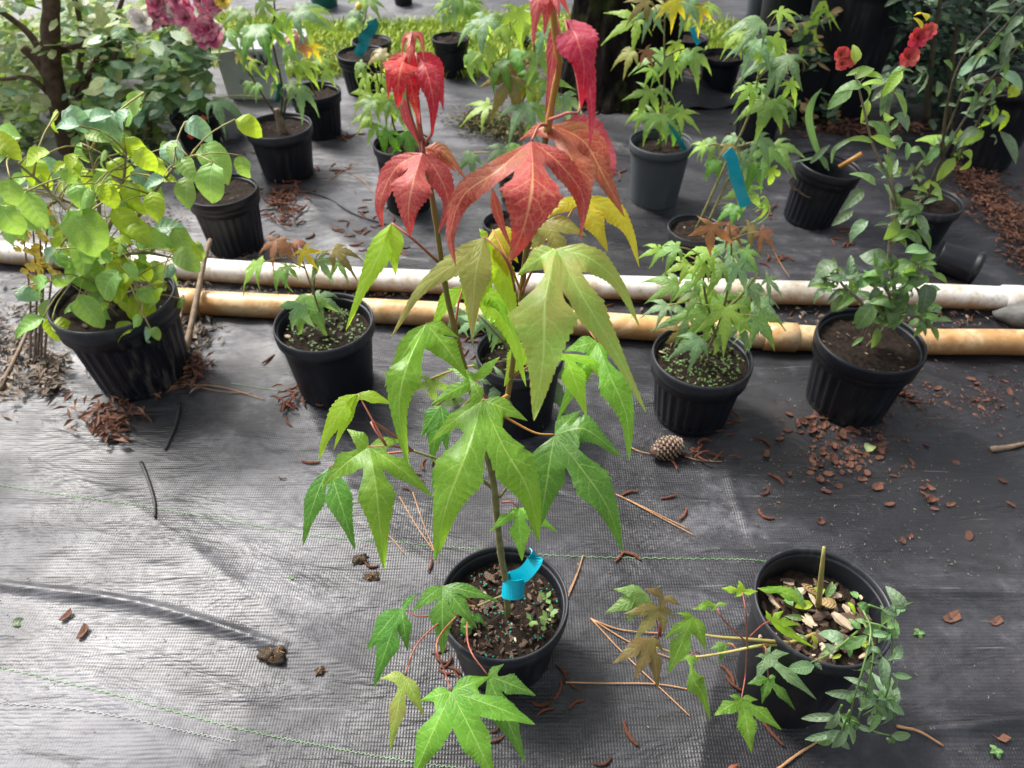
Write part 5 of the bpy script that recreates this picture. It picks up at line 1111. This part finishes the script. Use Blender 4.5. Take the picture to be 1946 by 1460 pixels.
def blob(name, label, cat, c, rad, key, seg=14, rough=.3, kind=None, parent=None, flat=1.0):
    b = MB(); rows = []; ph = rnd() * 40
    for i in range(9):
        th = math.pi * i / 8; ring_ = []
        for k in range(seg):
            a = 2 * math.pi * k / seg; d = Vector((math.sin(th) * math.cos(a), math.sin(th) * math.sin(a), math.cos(th) * flat))
            q = 1 + rough * noise.noise(d * 1.7 + Vector((ph, 0, 0))) + rough * .5 * noise.noise(d * 4 + Vector((ph, 3, 0)))
            ring_.append(Vector(c) + Vector((d.x * rad[0], d.y * rad[1], d.z * rad[2])) * q)
        rows.append(ring_)
    b.quadgrid(rows, True); return obj(name, b.mesh(), M[key], parent, label=label, cat=cat, kind=kind)
g = G(1925, 618); blob('stone', 'grey rounded stone at the right edge between the pipes', 'stone', (g.x + .03, g.y + .01, .020), (.075, .028, .026), 'dark_stone', rough=.2)
g = G(436, 268); blob('stone', 'pale grey rounded stone behind the bare ribbed pot', 'stone', (g.x, g.y + .03, .055), (.045, .045, .07), 'stone', rough=.25)

# ------------------------------------------------------------------ tree trunk and its unseen crown, widened to shade the back right
tb = G(1186, 207); tree = thing('pine_tree', 'thick mossy pine trunk standing behind the grey pot', 'tree', Vector((tb.x, tb.y + .14, 0)))
b = MB(); rows = []; nseg = 64
tc = Vector((tb.x, tb.y + .18, 0))
for i, z in enumerate(lin(-.02, 3.6, 90)):
    r0 = .176 * (1 - z * .085) * (1 + .35 * math.exp(-max(z, 0) * 9)); ring_ = []
    for k in range(nseg):
        a = 2 * math.pi * k / nseg; v = (math.cos(a) * 5, math.sin(a) * 5, z * 3.2)
        cr_ = abs(noise.noise((v[0] * 1.4, v[1] * 1.4, z * 4.5))); q = 1 + .17 * min(cr_ * 3.2, 1) - .11 + .05 * noise.noise((v[0], v[1], z * 2)) + .02 * noise.noise((v[0] * 5, v[1] * 5, z * 22))
        ring_.append(tc + Vector((r0 * q * math.cos(a) + .02 * z, r0 * q * math.sin(a) + .03 * z, z)))
    rows.append(ring_)
b.quadgrid(rows, True); obj('trunk', b.mesh(), M['bark'], tree)
b = MB(); ends = []
for k in range(9):
    a = k * 2.4; z = 2.6 + k * .13; p = tc + Vector((.02 * z, .03 * z, z)); e = p + Vector((math.cos(a), math.sin(a), .25)) * ru(.8, 1.4)
    b.tube(spline([p, (p + e) / 2 + Vector((0, 0, .08)), e], 8), lin(.04, .012, 8), 7); ends += [(p + (e - p) * f) for f in (.5, .75, 1)]
for e in [(1.0, 3.6, 3.1), (1.6, 3.8, 3.2), (.7, 4.2, 3.2), (1.4, 4.4, 3.3)]:  # extra limbs reaching out to the added shade clump
    p = tc + Vector((.05, .08, 2.7)); e = Vector(e); b.tube(spline([p, (p + e) / 2 + Vector((0, 0, .1)), e], 8), lin(.045, .012, 8), 7)
obj('limb', b.mesh(), M['bark'], tree)
b = MB()
for c in range(2600):
    if c % 2: q = Vector((1.15, 3.9, 3.15)) + Vector((random.gauss(0, .75), random.gauss(0, .65), random.gauss(0, .25)))  # needle clump added out of view to darken the upper right corner
    else: q = random.choice(ends) + Vector((random.gauss(0, .25), random.gauss(0, .25), ru(-.05, .25)))
    for k in range(9):
        d = Vector((ru(-1, 1), ru(-1, 1), ru(-.2, 1))).normalized() * ru(.12, .2); s = d.orthogonal().normalized() * .007; i = len(b.v)
        b.v += [q - s, q + s, q + d]; b.f.append((i, i + 1, i + 2)); b.mi.append(0)
obj('crown', b.mesh(), M['moss'], tree)

# ------------------------------------------------------------------ shrub masses at the upper corners
def mass(root, n_part, n_rest, box, keys, l0, l1, kind='oval', holes=.0, joined_key=None):
    x0, x1, y0, y1, Y0, Y1 = box
    def place():
        for _ in range(20):
            x, y, Y = ru(x0, x1), ru(y0, y1), ru(Y0, Y1)
            if noise.noise((x / 70, y / 70, Y * 2.5)) > -holes: break
        return PY(x, y, Y)
    for k in range(n_part):
        put_leaf(root, kind, random.choice(keys), place(), ru(0, 360), ru(l0, l1))
    per = {}
    for k in range(n_rest):
        p = place(); a = rnd() * 6.28; l = ru(l0 * .7, l1 * .8); d = Vector((math.cos(a), math.sin(a), ru(-.7, .4))).normalized() * l; s = d.cross(Vector((ru(-.4, .4), ru(-.6, 0), 1))).normalized() * l * .3
        b = per.setdefault(random.choice(keys), MB()); i = len(b.v); b.v += [p, p + d * .35 + s, p + d * .75 + s * .7, p + d, p + d * .75 - s * .7, p + d * .35 - s]
        b.f += [(i, i + 1, i + 2, i + 3), (i, i + 3, i + 4, i + 5)]; b.mi += [0, 0]
    for key, b in per.items():
        me = b.mesh(); uvl = me.uv_layers.new(name='UVMap'); m = len(me.polygons); uvl.data.foreach_set('uv', [0, 0, 1, .35, .7, .75, 0, 1, 0, 0, 0, 1, .7, .75, 1, .35] * (m // 2))
        obj('foliage', me, M[key], root, kind='stuff')
us = thing('flowering_shrub', 'big pale leaved shrub with magenta blossoms at the upper left', 'shrub', G(132, 292))
YU = G(132, 292).y
for pts, r0, r1 in (([(138, 300), (112, 200), (100, 140), (96, 70), (98, 0), (95, -80)], .034, .018), ([(105, 165), (75, 120), (45, 92)], .020, .012), ([(100, 150), (60, 70), (0, 20), (-60, -30)], .012, .006), ([(112, 95), (165, 82), (225, 52), (290, 50), (340, 40)], .013, .006),
                    ([(140, 180), (155, 100), (150, 30), (130, -40)], .010, .006), ([(130, 230), (180, 120), (210, 60), (240, -20)], .010, .005), ([(220, 180), (215, 120), (230, 80)], .009, .005), ([(110, 200), (60, 150), (0, 150), (-60, 130)], .008, .004), ([(285, 260), (285, 180), (300, 120), (330, 60)], .007, .004), ([(140, 170), (200, 120), (290, 115), (330, 125)], .007, .003)):
    P = spline([PY(x, y, YU + ru(-.02, .03)) for x, y in pts], 20); b = MB(); rr = lin(r0, r1, 20); b.tube(P, [q * ru(.93, 1.07) for q in rr], 9); obj('branch', b.mesh(), M['bark_brown'], us)
mass(us, 180, 5200, (-200, 340, -80, 290, YU - .05, YU + .75), ('var', 'shrub', 'bg_lime', 'var', 'broad_blue'), .035, .075, holes=.12)
mass(us, 60, 420, (190, 395, 40, 210, YU - .15, YU + .25), ('grey_leaf', 'var', 'broad_blue', 'shrub', 'bg_blue'), .04, .10, holes=.1)
mass(us, 50, 1200, (-120, 260, 190, 320, YU - .1, YU + .5), ('shrub', 'bg_lime', 'var'), .03, .06, holes=.1)
PK = []
for k in range(26):
    x, y = random.choice([(318, 14), (335, 30), (305, 32), (345, 12), (398, 55), (382, 50), (405, 62), (385, 8)]); PK.append((x + random.gauss(0, 11), y + random.gauss(0, 9), ru(.020, .034), random.choice(['magenta_petal', 'magenta_petal', 'magenta_petal', 'white_petal', 'magenta_petal'])))
for x, y, r_, k in PK + [(270, 42, .03, 'white_petal'), (262, 35, .025, 'white_petal'), (424, 2, .022, 'yellow_petal'), (416, -4, .02, 'yellow_petal')]:
    flower(us, PY(x, y, YU - .2 + ru(-.03, .03)), r_, k, 9)
# dark evergreen mass, upper right
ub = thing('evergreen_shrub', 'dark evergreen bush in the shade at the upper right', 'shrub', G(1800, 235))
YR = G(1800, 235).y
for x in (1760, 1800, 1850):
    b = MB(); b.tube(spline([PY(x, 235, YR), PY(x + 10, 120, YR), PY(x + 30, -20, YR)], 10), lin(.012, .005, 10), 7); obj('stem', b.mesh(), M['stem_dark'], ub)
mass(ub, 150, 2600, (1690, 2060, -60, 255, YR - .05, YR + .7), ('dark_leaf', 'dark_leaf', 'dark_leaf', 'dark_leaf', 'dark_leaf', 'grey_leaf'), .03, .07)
# dry clump with old foliage behind the strappy pot
dc = thing('dry_plant', 'withered plant with brown leaves in the dark tub', 'plant', G(1545, 240)); YD = G(1545, 240).y
mass(dc, 60, 160, (1480, 1600, 30, 225, YD - .05, YD + .15), ('dry', 'weed', 'bronze', 'grey_leaf', 'dark_leaf'), .03, .07, 'narrow')
strap(dc, [(1560, 100), (1545, 55), (1565, 5), (1580, 60)], YD, .022, 'bg_lime'); strap(dc, [(1520, 110), (1530, 60), (1565, 20), (1598, 60)], YD, .022, 'bg_lime')
for pts in ([(1600, 120), (1630, 50), (1660, 0), (1680, -40)], [(1630, 50), (1632, 0), (1630, -40)]):
    b = MB(); b.tube(spline([PY(x, y, YD + .1) for x, y in pts], 10), lin(.006, .003, 10), 6); obj('cane', b.mesh(), M['twig'], dc)

# lifted fold of cloth beside the trunk
b = MB(); rows = []
for i in range(9):
    f = i / 8; row = []
    for j in range(22):
        q = j / 21; a = G(1205 + 240 * q, 195 + 14 * math.sin(q * 3)); row.append(Vector((a.x, a.y + f * .20, .006 + (.05 + .03 * math.sin(q * 5)) * math.sin(math.pi * min(1, f * 1.15)) ** 1.0 * math.sin(math.pi * q) + .012 * noise.noise((q * 7, f * 3, 0)))))
    rows.append(row)
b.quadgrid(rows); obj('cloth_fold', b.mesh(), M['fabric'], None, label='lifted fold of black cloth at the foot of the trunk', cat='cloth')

# ------------------------------------------------------------------ litter
def catkin_mesh(bend, l=1.0):
    b = MB(); n = 11; P = []; x = y = 0; a = -bend / 2
    for i in range(n):
        P.append(Vector((x, y, .012 * math.sin(i * 1.3)))); x += l / (n - 1) * math.cos(a); y += l / (n - 1) * math.sin(a); a += bend / (n - 1)
    c = sum(P, Vector()) / n; P = [p - c for p in P]
    rr = [.068 * (math.sin(math.pi * (.12 + .8 * i / (n - 1))) ** .5) * (1.12 if i % 2 else .92) for i in range(n)]
    b.tube(P, rr, 7); return b.mesh()
CAT = [catkin_mesh(b_) for b_ in (.2, .9, 1.6, 2.4, -1.2)]
for m_ in CAT: m_.materials.append(M['catkin'])
def flake_mesh(curl):
    """small irregular curled scale of bark or leaf with a real thickness"""
    b = MB(); n = 9; top = []; l = ru(.5, .62); w = ru(.26, .42)
    for k in range(n):
        a = 2 * math.pi * k / n + ru(-.2, .2); q = ru(.7, 1.15); x, y = l * q * math.cos(a), w * q * math.sin(a); top.append(Vector((x, y, curl * (y * y * 1.6 + x * x * .7) + ru(-.03, .03))))
    c = Vector((ru(-.08, .08), ru(-.05, .05), -.02)); th = Vector((0, 0, -.07)); b.v = [c] + top + [c + th] + [p + th for p in top]
    for k in range(n):
        j = (k + 1) % n; b.f += [(0, 1 + k, 1 + j), (n + 1, n + 2 + j, n + 2 + k), (1 + k, n + 2 + k, n + 2 + j, 1 + j)]
    b.mi = [0] * len(b.f); return b.mesh(smooth=False)
HUSK = [flake_mesh(c_) for c_ in (.9, -.7, .5, -1.1, .2, 1.3, -.4)]
for i_, m_ in enumerate(HUSK): m_.materials.append(M['husk' if i_ % 3 else 'litter'])
def scatter(name, meshes, cat, label, group, spots, l0, l1, z=.0025, key=None):
    for x, y in spots:
        g = G(x, y); s = ru(l0, l1)
        Mx = Matrix.Translation((g.x, g.y, gz(g.x, g.y) + z * (s / .03) + (ru(0, .012) if key == 'heap' else 0))) @ Matrix.Rotation(rnd() * 6.28, 4, 'Z') @ Matrix.Rotation(ru(-.25, .25), 4, 'Y') @ Matrix.Rotation(ru(-.4, .4), 4, 'X') @ Matrix.Scale(s, 4)
        obj(name, random.choice(meshes), None, None, Mx, label=label, cat=cat, group=group)
def cloud(n, cx, cy, sx, sy): return [(random.gauss(cx, sx), random.gauss(cy, sy)) for _ in range(n)]
scatter('pine_catkin', CAT, 'catkin', 'brown catkin in the dense heap right of the bare ribbed pot', 'catkins heaped by the bare ribbed pot', cloud(95, 540, 388, 22, 26) , .026, .042, key='heap')
scatter('pine_catkin', CAT, 'catkin', 'brown catkin in the small heap left of the small maple pot', 'catkins heaped by the small left maple', cloud(20, 556, 768, 20, 16), .024, .036, key='heap')
scatter('pine_catkin', CAT, 'catkin', 'brown catkin strewn on the cloth between heap and white pipe', 'catkins strewn before the white pipe', [(ru(580, 800), ru(380, 490)) for _ in range(34)], .022, .04)
scatter('pine_catkin', CAT, 'catkin', 'brown catkin near the grafted maple pot in the background', 'catkins by the grafted maple', cloud(10, 650, 262, 20, 6) + cloud(8, 640, 318, 22, 8) + cloud(6, 480, 265, 20, 25), .025, .04)
scatter('pine_catkin', CAT, 'catkin', 'brown catkin at the foot of the pot with bare canes', 'catkins in the middle distance', cloud(9, 1470, 495, 14, 7) + cloud(9, 1170, 335, 18, 9) + cloud(8, 1465, 405, 16, 12) + cloud(12, 1600, 460, 14, 20), .024, .036) if False else None
scatter('pine_catkin', CAT, 'catkin', 'brown catkin behind the white pipe on the right half', 'catkins behind the white pipe at right', cloud(8, 1470, 495, 14, 7) + cloud(9, 1175, 335, 14, 9) + cloud(7, 1468, 408, 14, 10) + cloud(12, 1590, 455, 16, 16), .024, .036)
scatter('pine_catkin', CAT, 'catkin', 'brown catkin in the heap around the pine cone', 'catkins around the pine cone', cloud(16, 1320, 858, 28, 16) + cloud(7, 1375, 812, 14, 10), .022, .034, key='heap')
scatter('pine_catkin', CAT, 'catkin', 'brown catkin lying between the two pipes', 'catkins between the pipes', [(ru(700, 1240), ru(563, 585)) for _ in range(24)] + [(ru(1400, 1850), ru(596, 618)) for _ in range(24)] + cloud(10, 885, 655, 14, 14), .022, .034)
scatter('pine_catkin', CAT, 'catkin', 'brown catkin against the foot of the front centre pot', 'catkins around the front centre pot', [(838, 1255), (850, 1262), (846, 1280), (862, 1275), (870, 1290), (836, 1240), (1068, 1278), (1075, 1290), (1090, 1305), (1035, 1355), (1030, 1340), (1062, 1315), (940, 1390), (945, 1408), (1095, 1340), (805, 885), (825, 880), (798, 925), (775, 935), (790, 905)], .022, .034)
one = [('short brown catkin below the big right leaf tip of the centre maple', 1178, 1060, .9), ('brown catkin slanting right of the big leaf tip', 1200, 1058, -.5), ('dark brown catkin left of the centre pot beside the clod', 705, 1078, -.3), ('long brown catkin lying below centre right', 1195, 1398, -1.1), ('brown catkin cut by the bottom edge right of centre', 1146, 1452, .4), ('brown catkin tucked under the flopped maple leaf', 1468, 1398, -1.0), ('brown catkin in the crook of the front right pot', 1382, 1290, -1.2), ('second brown catkin in the crook of the front right pot', 1390, 1308, -.8),
       ('brown catkin alone on the cloth left of the small maple pot', 512, 688, 1.0), ('red brown catkin left of the centre maple leaves', 592, 884, 0), ('tiny red brown catkin on the bare cloth left of centre', 537, 912, 0), ('brown catkin standing at the left rim of the centre pot', 819, 1080, 1.5), ('brown catkin on the needles right of centre', 1270, 950, .3), ('brown catkin at the end of the needles right of centre', 1298, 982, 1.0), ('brown catkin above the needles right of centre', 1194, 942, .3), ('curled brown catkin above the front right pot', 1452, 985, -.6), ('brown catkin between right maple and right shrub', 1450, 840, -.8), ('curled brown catkin above the curled one', 1454, 938, .9), ('brown catkin slanting left of the husks', 1475, 912, -.9)]
for lab, x, y, a in one:
    g = G(x, y); s = ru(.026, .036) * (1.25 if 'long' in lab else .6 if 'tiny' in lab else 1)
    obj('pine_catkin', random.choice(CAT), None, None, Matrix.Translation((g.x, g.y, gz(g.x, g.y) + .003)) @ Matrix.Rotation(a, 4, 'Z') @ Matrix.Scale(s, 4), label=lab, cat='catkin', group='single catkins on the cloth')
scatter('seed_husk', HUSK, 'husk', 'brown husk in the scatter in front of the right shrub pot', 'husks before the right shrub', cloud(85, 1620, 862, 66, 34) + cloud(34, 1565, 805, 34, 14) + cloud(22, 1710, 755, 24, 20), .008, .021, .004)
scatter('seed_husk', HUSK, 'husk', 'brown husk among those strewn right of the shrub pot', 'husks strewn at the right', cloud(12, 1865, 750, 24, 14) + cloud(10, 1770, 945, 14, 16) + [(1905, 915), (1920, 960), (1840, 1020), (1715, 1030), (1728, 1022), (1558, 995), (1815, 880), (1900, 830), (1760, 850), (1690, 960), (1800, 770), (1850, 790), (1930, 770), (1780, 740)], .010, .02, .004)
for lab, x, y, s in (('reddish brown seed lying left on the bare cloth, upper of two', 128, 1174, .019), ('reddish brown seed lying left on the bare cloth, lower of two', 160, 1205, .021), ('brown husk right of the front right pot', 1805, 1178, .028), ('small brown husk at the right edge', 1890, 1185, .02), ('brown husk near the tiny clover at the lower right', 1892, 1400, .024)):
    g = G(x, y); obj('seed_husk', HUSK[0], None, None, Matrix.Translation((g.x, g.y, .004)) @ Matrix.Rotation(rnd() * 6, 4, 'Z') @ Matrix.Scale(s, 4), label=lab, cat='husk')
# needles and twigs
def twig(name, label, cat, pts, r, key, z=.003, group=None):
    P = spline([Vector((G(x, y).x, G(x, y).y, gz(G(x, y).x, G(x, y).y) + z + (q[0] if q else 0))) for x, y, *q in pts], 16); b = MB()
    b.tube(P, [r * (1 - .4 * i / 15) * ru(.9, 1.1) for i in range(16)], 6); return obj(name, b.mesh(), M[key], None, label=label, cat=cat, group=group)
for lab, pts in (('pine needle by the front right seedling, longest and lowest', [(1122, 1178), (1180, 1240), (1260, 1320), (1310, 1368)]), ('pine needle curving under the bronze leaves', [(1124, 1180), (1200, 1225), (1290, 1260)]), ('pine needle just above the bronze seedling needles', [(1128, 1182), (1180, 1200), (1260, 1207)]),
                 ('pine needle sloping under the right maple lobe', [(1170, 945), (1220, 968), (1310, 1010)]), ('pine needle lying across at right centre', [(1190, 955), (1250, 985), (1320, 1022)]), ('long needle standing left of centre pot', [(760, 950), (795, 1010), (830, 1060)]), ('second long needle left of centre pot', [(785, 940), (805, 1000), (835, 1075)]),
                 ('pine needle left of the pot pointing down', [(722, 1010), (750, 1035), (768, 1058)]), ('needle right of the centre pot rim', [(1108, 1058), (1095, 1100), (1078, 1140)]), ('needle beside the pot rim, lower', [(1098, 1090), (1080, 1130)]), ('thin twig lying under the front right seedling', [(1075, 1300), (1150, 1302), (1250, 1305), (1335, 1325)]), ('reddish needle pair near the left big pot', [(345, 735), (420, 738), (505, 762)]), ('second reddish needle near the left big pot', [(340, 728), (410, 745), (480, 750)]),
                 ('dry needle on the far cloth by the catkins', [(625, 345), (655, 325), (690, 305)]), ('dry stick on the far cloth near the heap', [(675, 335), (695, 350), (708, 368)]), ('needle beside the pine cone to the left', [(1195, 852), (1215, 862), (1245, 868)]), ('needle beside the pine cone to the right', [(1300, 870), (1330, 878), (1372, 880)]), ('needle behind the bushy right maple', [(1472, 485), (1485, 510), (1500, 530)]), ('thick tan stalk cut by the bottom edge', [(1470, 1470), (1520, 1432), (1575, 1398)]), ('dry stalk at the lower right edge', [(1700, 1385), (1740, 1398), (1790, 1420)])):
    twig('pine_needle', lab, 'needle', pts, .0022 if 'thick' in lab or 'stalk' in lab else .0011, 'needle')
twig('dark_stick', 'black curved stick on the bare cloth at the left', 'stick', [(270, 882), (285, 920), (296, 960), (298, 990)], .0032, 'black_twig')
twig('dark_stick', 'black stick with frayed end below the left bush', 'stick', [(343, 772), (338, 800), (328, 830), (315, 858)], .0032, 'black_twig')
twig('dead_branch', 'grey dead branch leaning between the left bush and the tan pipe', 'branch', [(330, 718), (360, 680, .02), (385, 620, .05), (410, 560, .09), (425, 535, .11)], .008, 'twig')
twig('dead_branch', 'thin dead branch beside the thicker leaning one', 'branch', [(325, 715), (345, 660, .02), (362, 600, .05)], .004, 'twig')
twig('dead_branch', 'dead branch sloping down at the far left edge', 'branch', [(0, 745), (40, 690, .01), (65, 640, .02)], .006, 'twig')
twig('dead_branch', 'long thin dead stick on the cloth at the right edge', 'branch', [(1880, 858), (1910, 856), (1946, 846)], .006, 'twig')
twig('dark_stick', 'thin dark root crossing the cloth near the catkin heap', 'stick', [(575, 370), (620, 380), (670, 410), (720, 425)], .003, 'black_twig')
# pine cone
g = G(1262, 868); cone = thing('pine_cone', 'brown pine cone lying in front of the bushy right maple', 'pine cone', g)
ax = Vector((.95, .30, .06)).normalized(); cen = g + Vector((0, 0, .021)); LEN = .056; b = MB(); s_ = MB(); tp = MB()
q1 = ax.orthogonal().normalized(); q2 = ax.cross(q1)
b.tube([cen + ax * (t - .5) * LEN for t in lin(0, 1, 9)], [.015 * math.sin(math.pi * (.1 + .82 * t)) ** .7 for t in lin(0, 1, 9)], 12); obj('core', b.mesh(), M['cone'], cone)
for k in range(120):
    t = (k + .5) / 120; a = k * 2.39996; rad = .0175 * math.sin(math.pi * (.10 + .80 * t)) ** .7; d = q1 * math.cos(a) + q2 * math.sin(a); c_ = cen + ax * (t - .5) * LEN; sd_ = ax.cross(d)
    p = c_ + d * rad * .8; e = c_ + d * rad * 1.22 + ax * .004; w_ = sd_ * .0034
    i = len(s_.v); s_.v += [p - w_ * .6, p + w_ * .6, e + w_, e - w_, e + ax * .0025 - d * .001]; s_.f += [(i, i + 1, i + 2, i + 3), (i + 3, i + 2, i + 4)]; s_.mi += [0, 0]
    i = len(tp.v); tp.v += [e - w_ - ax * .001, e + w_ - ax * .001, e + w_ * .8 + d * .0012 + ax * .001, e - w_ * .8 + d * .0012 + ax * .001]; tp.f.append((i, i + 1, i + 2, i + 3)); tp.mi.append(0)
obj('scales', s_.mesh(smooth=False), M['cone'], cone, kind='stuff'); obj('scale_tips', tp.mesh(smooth=False), M['cone_tip'], cone, kind='stuff')
# clods
def clod(label, x, y, r_):
    g = G(x, y); root = thing('soil_clod', label, 'soil clod', g)
    blob('clod', None, None, (g.x, g.y, r_ * .35), (r_, r_ * .75, r_ * .55), 'clod', 18, .9, parent=root)
    b = MB()
    for k in range(22):
        a = rnd() * 6.28; p = Vector((g.x + math.cos(a) * r_ * ru(.2, .9), g.y + math.sin(a) * r_ * .7 * ru(.2, .9), r_ * ru(.2, .7))); d = Vector((ru(-1, 1), ru(-1, 1), ru(-.2, .8))) * r_ * .45; b.tube([p, p + d * .5 + Vector((0, 0, .002)), p + d], .0005, 4)
    obj('roots', b.mesh(), M['needle'], root)
clod('brown fibrous soil clod on the bare cloth at lower left', 522, 1250, .017); clod('tiny soil clod right of the bigger fibrous one', 610, 1278, .008); clod('dark soil clod left of the centre pot, upper', 685, 1066, .011); clod('dark soil clod left of the centre pot, lower', 708, 1100, .011)
g = G(1375, 1462); put = put_leaf
o = obj('fallen_leaf', lib('maple', 'rust')[0], None, None, frame((g.x, g.y - .006, .012), (.3, -1, 0), (0, 0, 1), .05), label='orange fallen leaf cut by the bottom edge', cat='leaf')
o = obj('fallen_leaf', lib('round', 'var')[0], None, None, frame(G(1645, 862) + Vector((0, 0, .006)), (.5, .6, .1), (0, 0, 1), .03), label='pale yellow leaf among the husks by the right shrub', cat='leaf')
o = obj('fallen_leaf', lib('round', 'grey_leaf')[0], None, None, frame(G(25, 1187) + Vector((0, 0, .004)), (1, .1, 0), (0, 0, 1), .022), label='small grey leaf on the cloth at the far left', cat='leaf')
for lab, x, y in (('tiny pale clover at the lower right corner', 1888, 1432), ('white green bud right of the front right pot', 1742, 1208), ('tiny green sprout left of centre', 553, 1104)):
    root = thing('sprout', lab, 'sprout', G(x, y))
    for k in range(4 if x != 553 else 2): obj('leaf', lib('round', 'weed')[k % 4], None, root, frame(G(x, y) + Vector((0, 0, .006)), (math.cos(k * 1.7), math.sin(k * 1.7), .4), (0, 0, 1),   .010 if x != 553 else .006))
# dense litter nobody could count
def litter(label, quads, n, key, l0, l1, h=.01, name='leaf_litter'):
    b = MB()
    for k in range(n):
        (x0, y0, x1, y1) = random.choice(quads); spread_ = (x1 - x0) > 500; x, y = (ru(x0, x1), ru(y0, y1)) if spread_ else (random.gauss((x0 + x1) / 2, (x1 - x0) / 3.2), random.gauss((y0 + y1) / 2, (y1 - y0) / 3.2)); g = G(x, y); p = Vector((g.x, g.y, gz(g.x, g.y) + ru(.002, h))); l = ru(l0, l1); a = rnd() * 6.28
        d = Vector((math.cos(a), math.sin(a), ru(-.3, .3))) * l; s = Vector((-math.sin(a), math.cos(a), ru(-.4, .4))) * l * ru(.12, .4); u = Vector((0, 0, l * .15)); i = len(b.v)
        b.v += [p - d / 2, p + s / 2 + u, p + d / 2, p - s / 2 + u * .5, p - Vector((0, 0, .001))]; b.f += [(i, i + 1, i + 2), (i, i + 2, i + 3), (i, i + 4, i + 2)]; b.mi += [0] * 3
    obj(name, b.mesh(smooth=False), M[key], None, label=label, cat='litter', kind='stuff')
litter('brown leaf litter strip at the right edge', [(1835, 335, 1900, 400), (1860, 360, 1930, 430), (1890, 400, 1960, 480), (1930, 450, 2000, 520), (1810, 310, 1860, 360)], 1500, 'litter', .012, .026, .015)
litter('grey brown litter under the left bush', [(-60, 560, 110, 720), (-60, 620, 60, 760), (60, 690, 130, 750), (330, 560, 400, 700), (310, 480, 380, 580)], 1300, 'litter_grey', .010, .03, .015)
litter('red brown litter at the foot of the left bush', [(150, 770, 265, 815), (340, 690, 400, 745), (190, 800, 240, 840)], 260, 'litter', .014, .034, .02)
litter('dry bark crumbs between the pipes and behind them', [(340, 548, 1250, 570), (1200, 585, 1946, 625), (340, 470, 520, 500), (230, 380, 360, 470)], 1400, 'litter_grey', .006, .018, .008)
litter('mossy weeds and dry grass clump in the middle background', [(890, 215, 985, 262), (870, 225, 960, 250), (930, 240, 1000, 268)], 2200, 'moss_brown', .008, .022, .028, 'moss_clump')
litter('dry straw and leaves at the grass edge and trunk', [(560, 115, 650, 140), (900, 95, 1090, 140), (1260, 140, 1400, 185), (1100, 195, 1180, 212), (1500, 235, 1750, 262)], 1800, 'litter', .012, .04, .012)
litter('fine brown crumbs around the right shrub pot', [(1480, 780, 1760, 930), (1520, 790, 1700, 900), (1660, 700, 1800, 800), (1800, 720, 1946, 800)], 700, 'litter', .003, .010, .004)
litter('crumbs of bark and grit strewn over the cloth', [(-40, 700, 1990, 1470), (1150, 700, 1946, 1100), (1150, 700, 1946, 1100), (560, 300, 1946, 520)], 1500, 'litter_grey', .002, .006, .003)
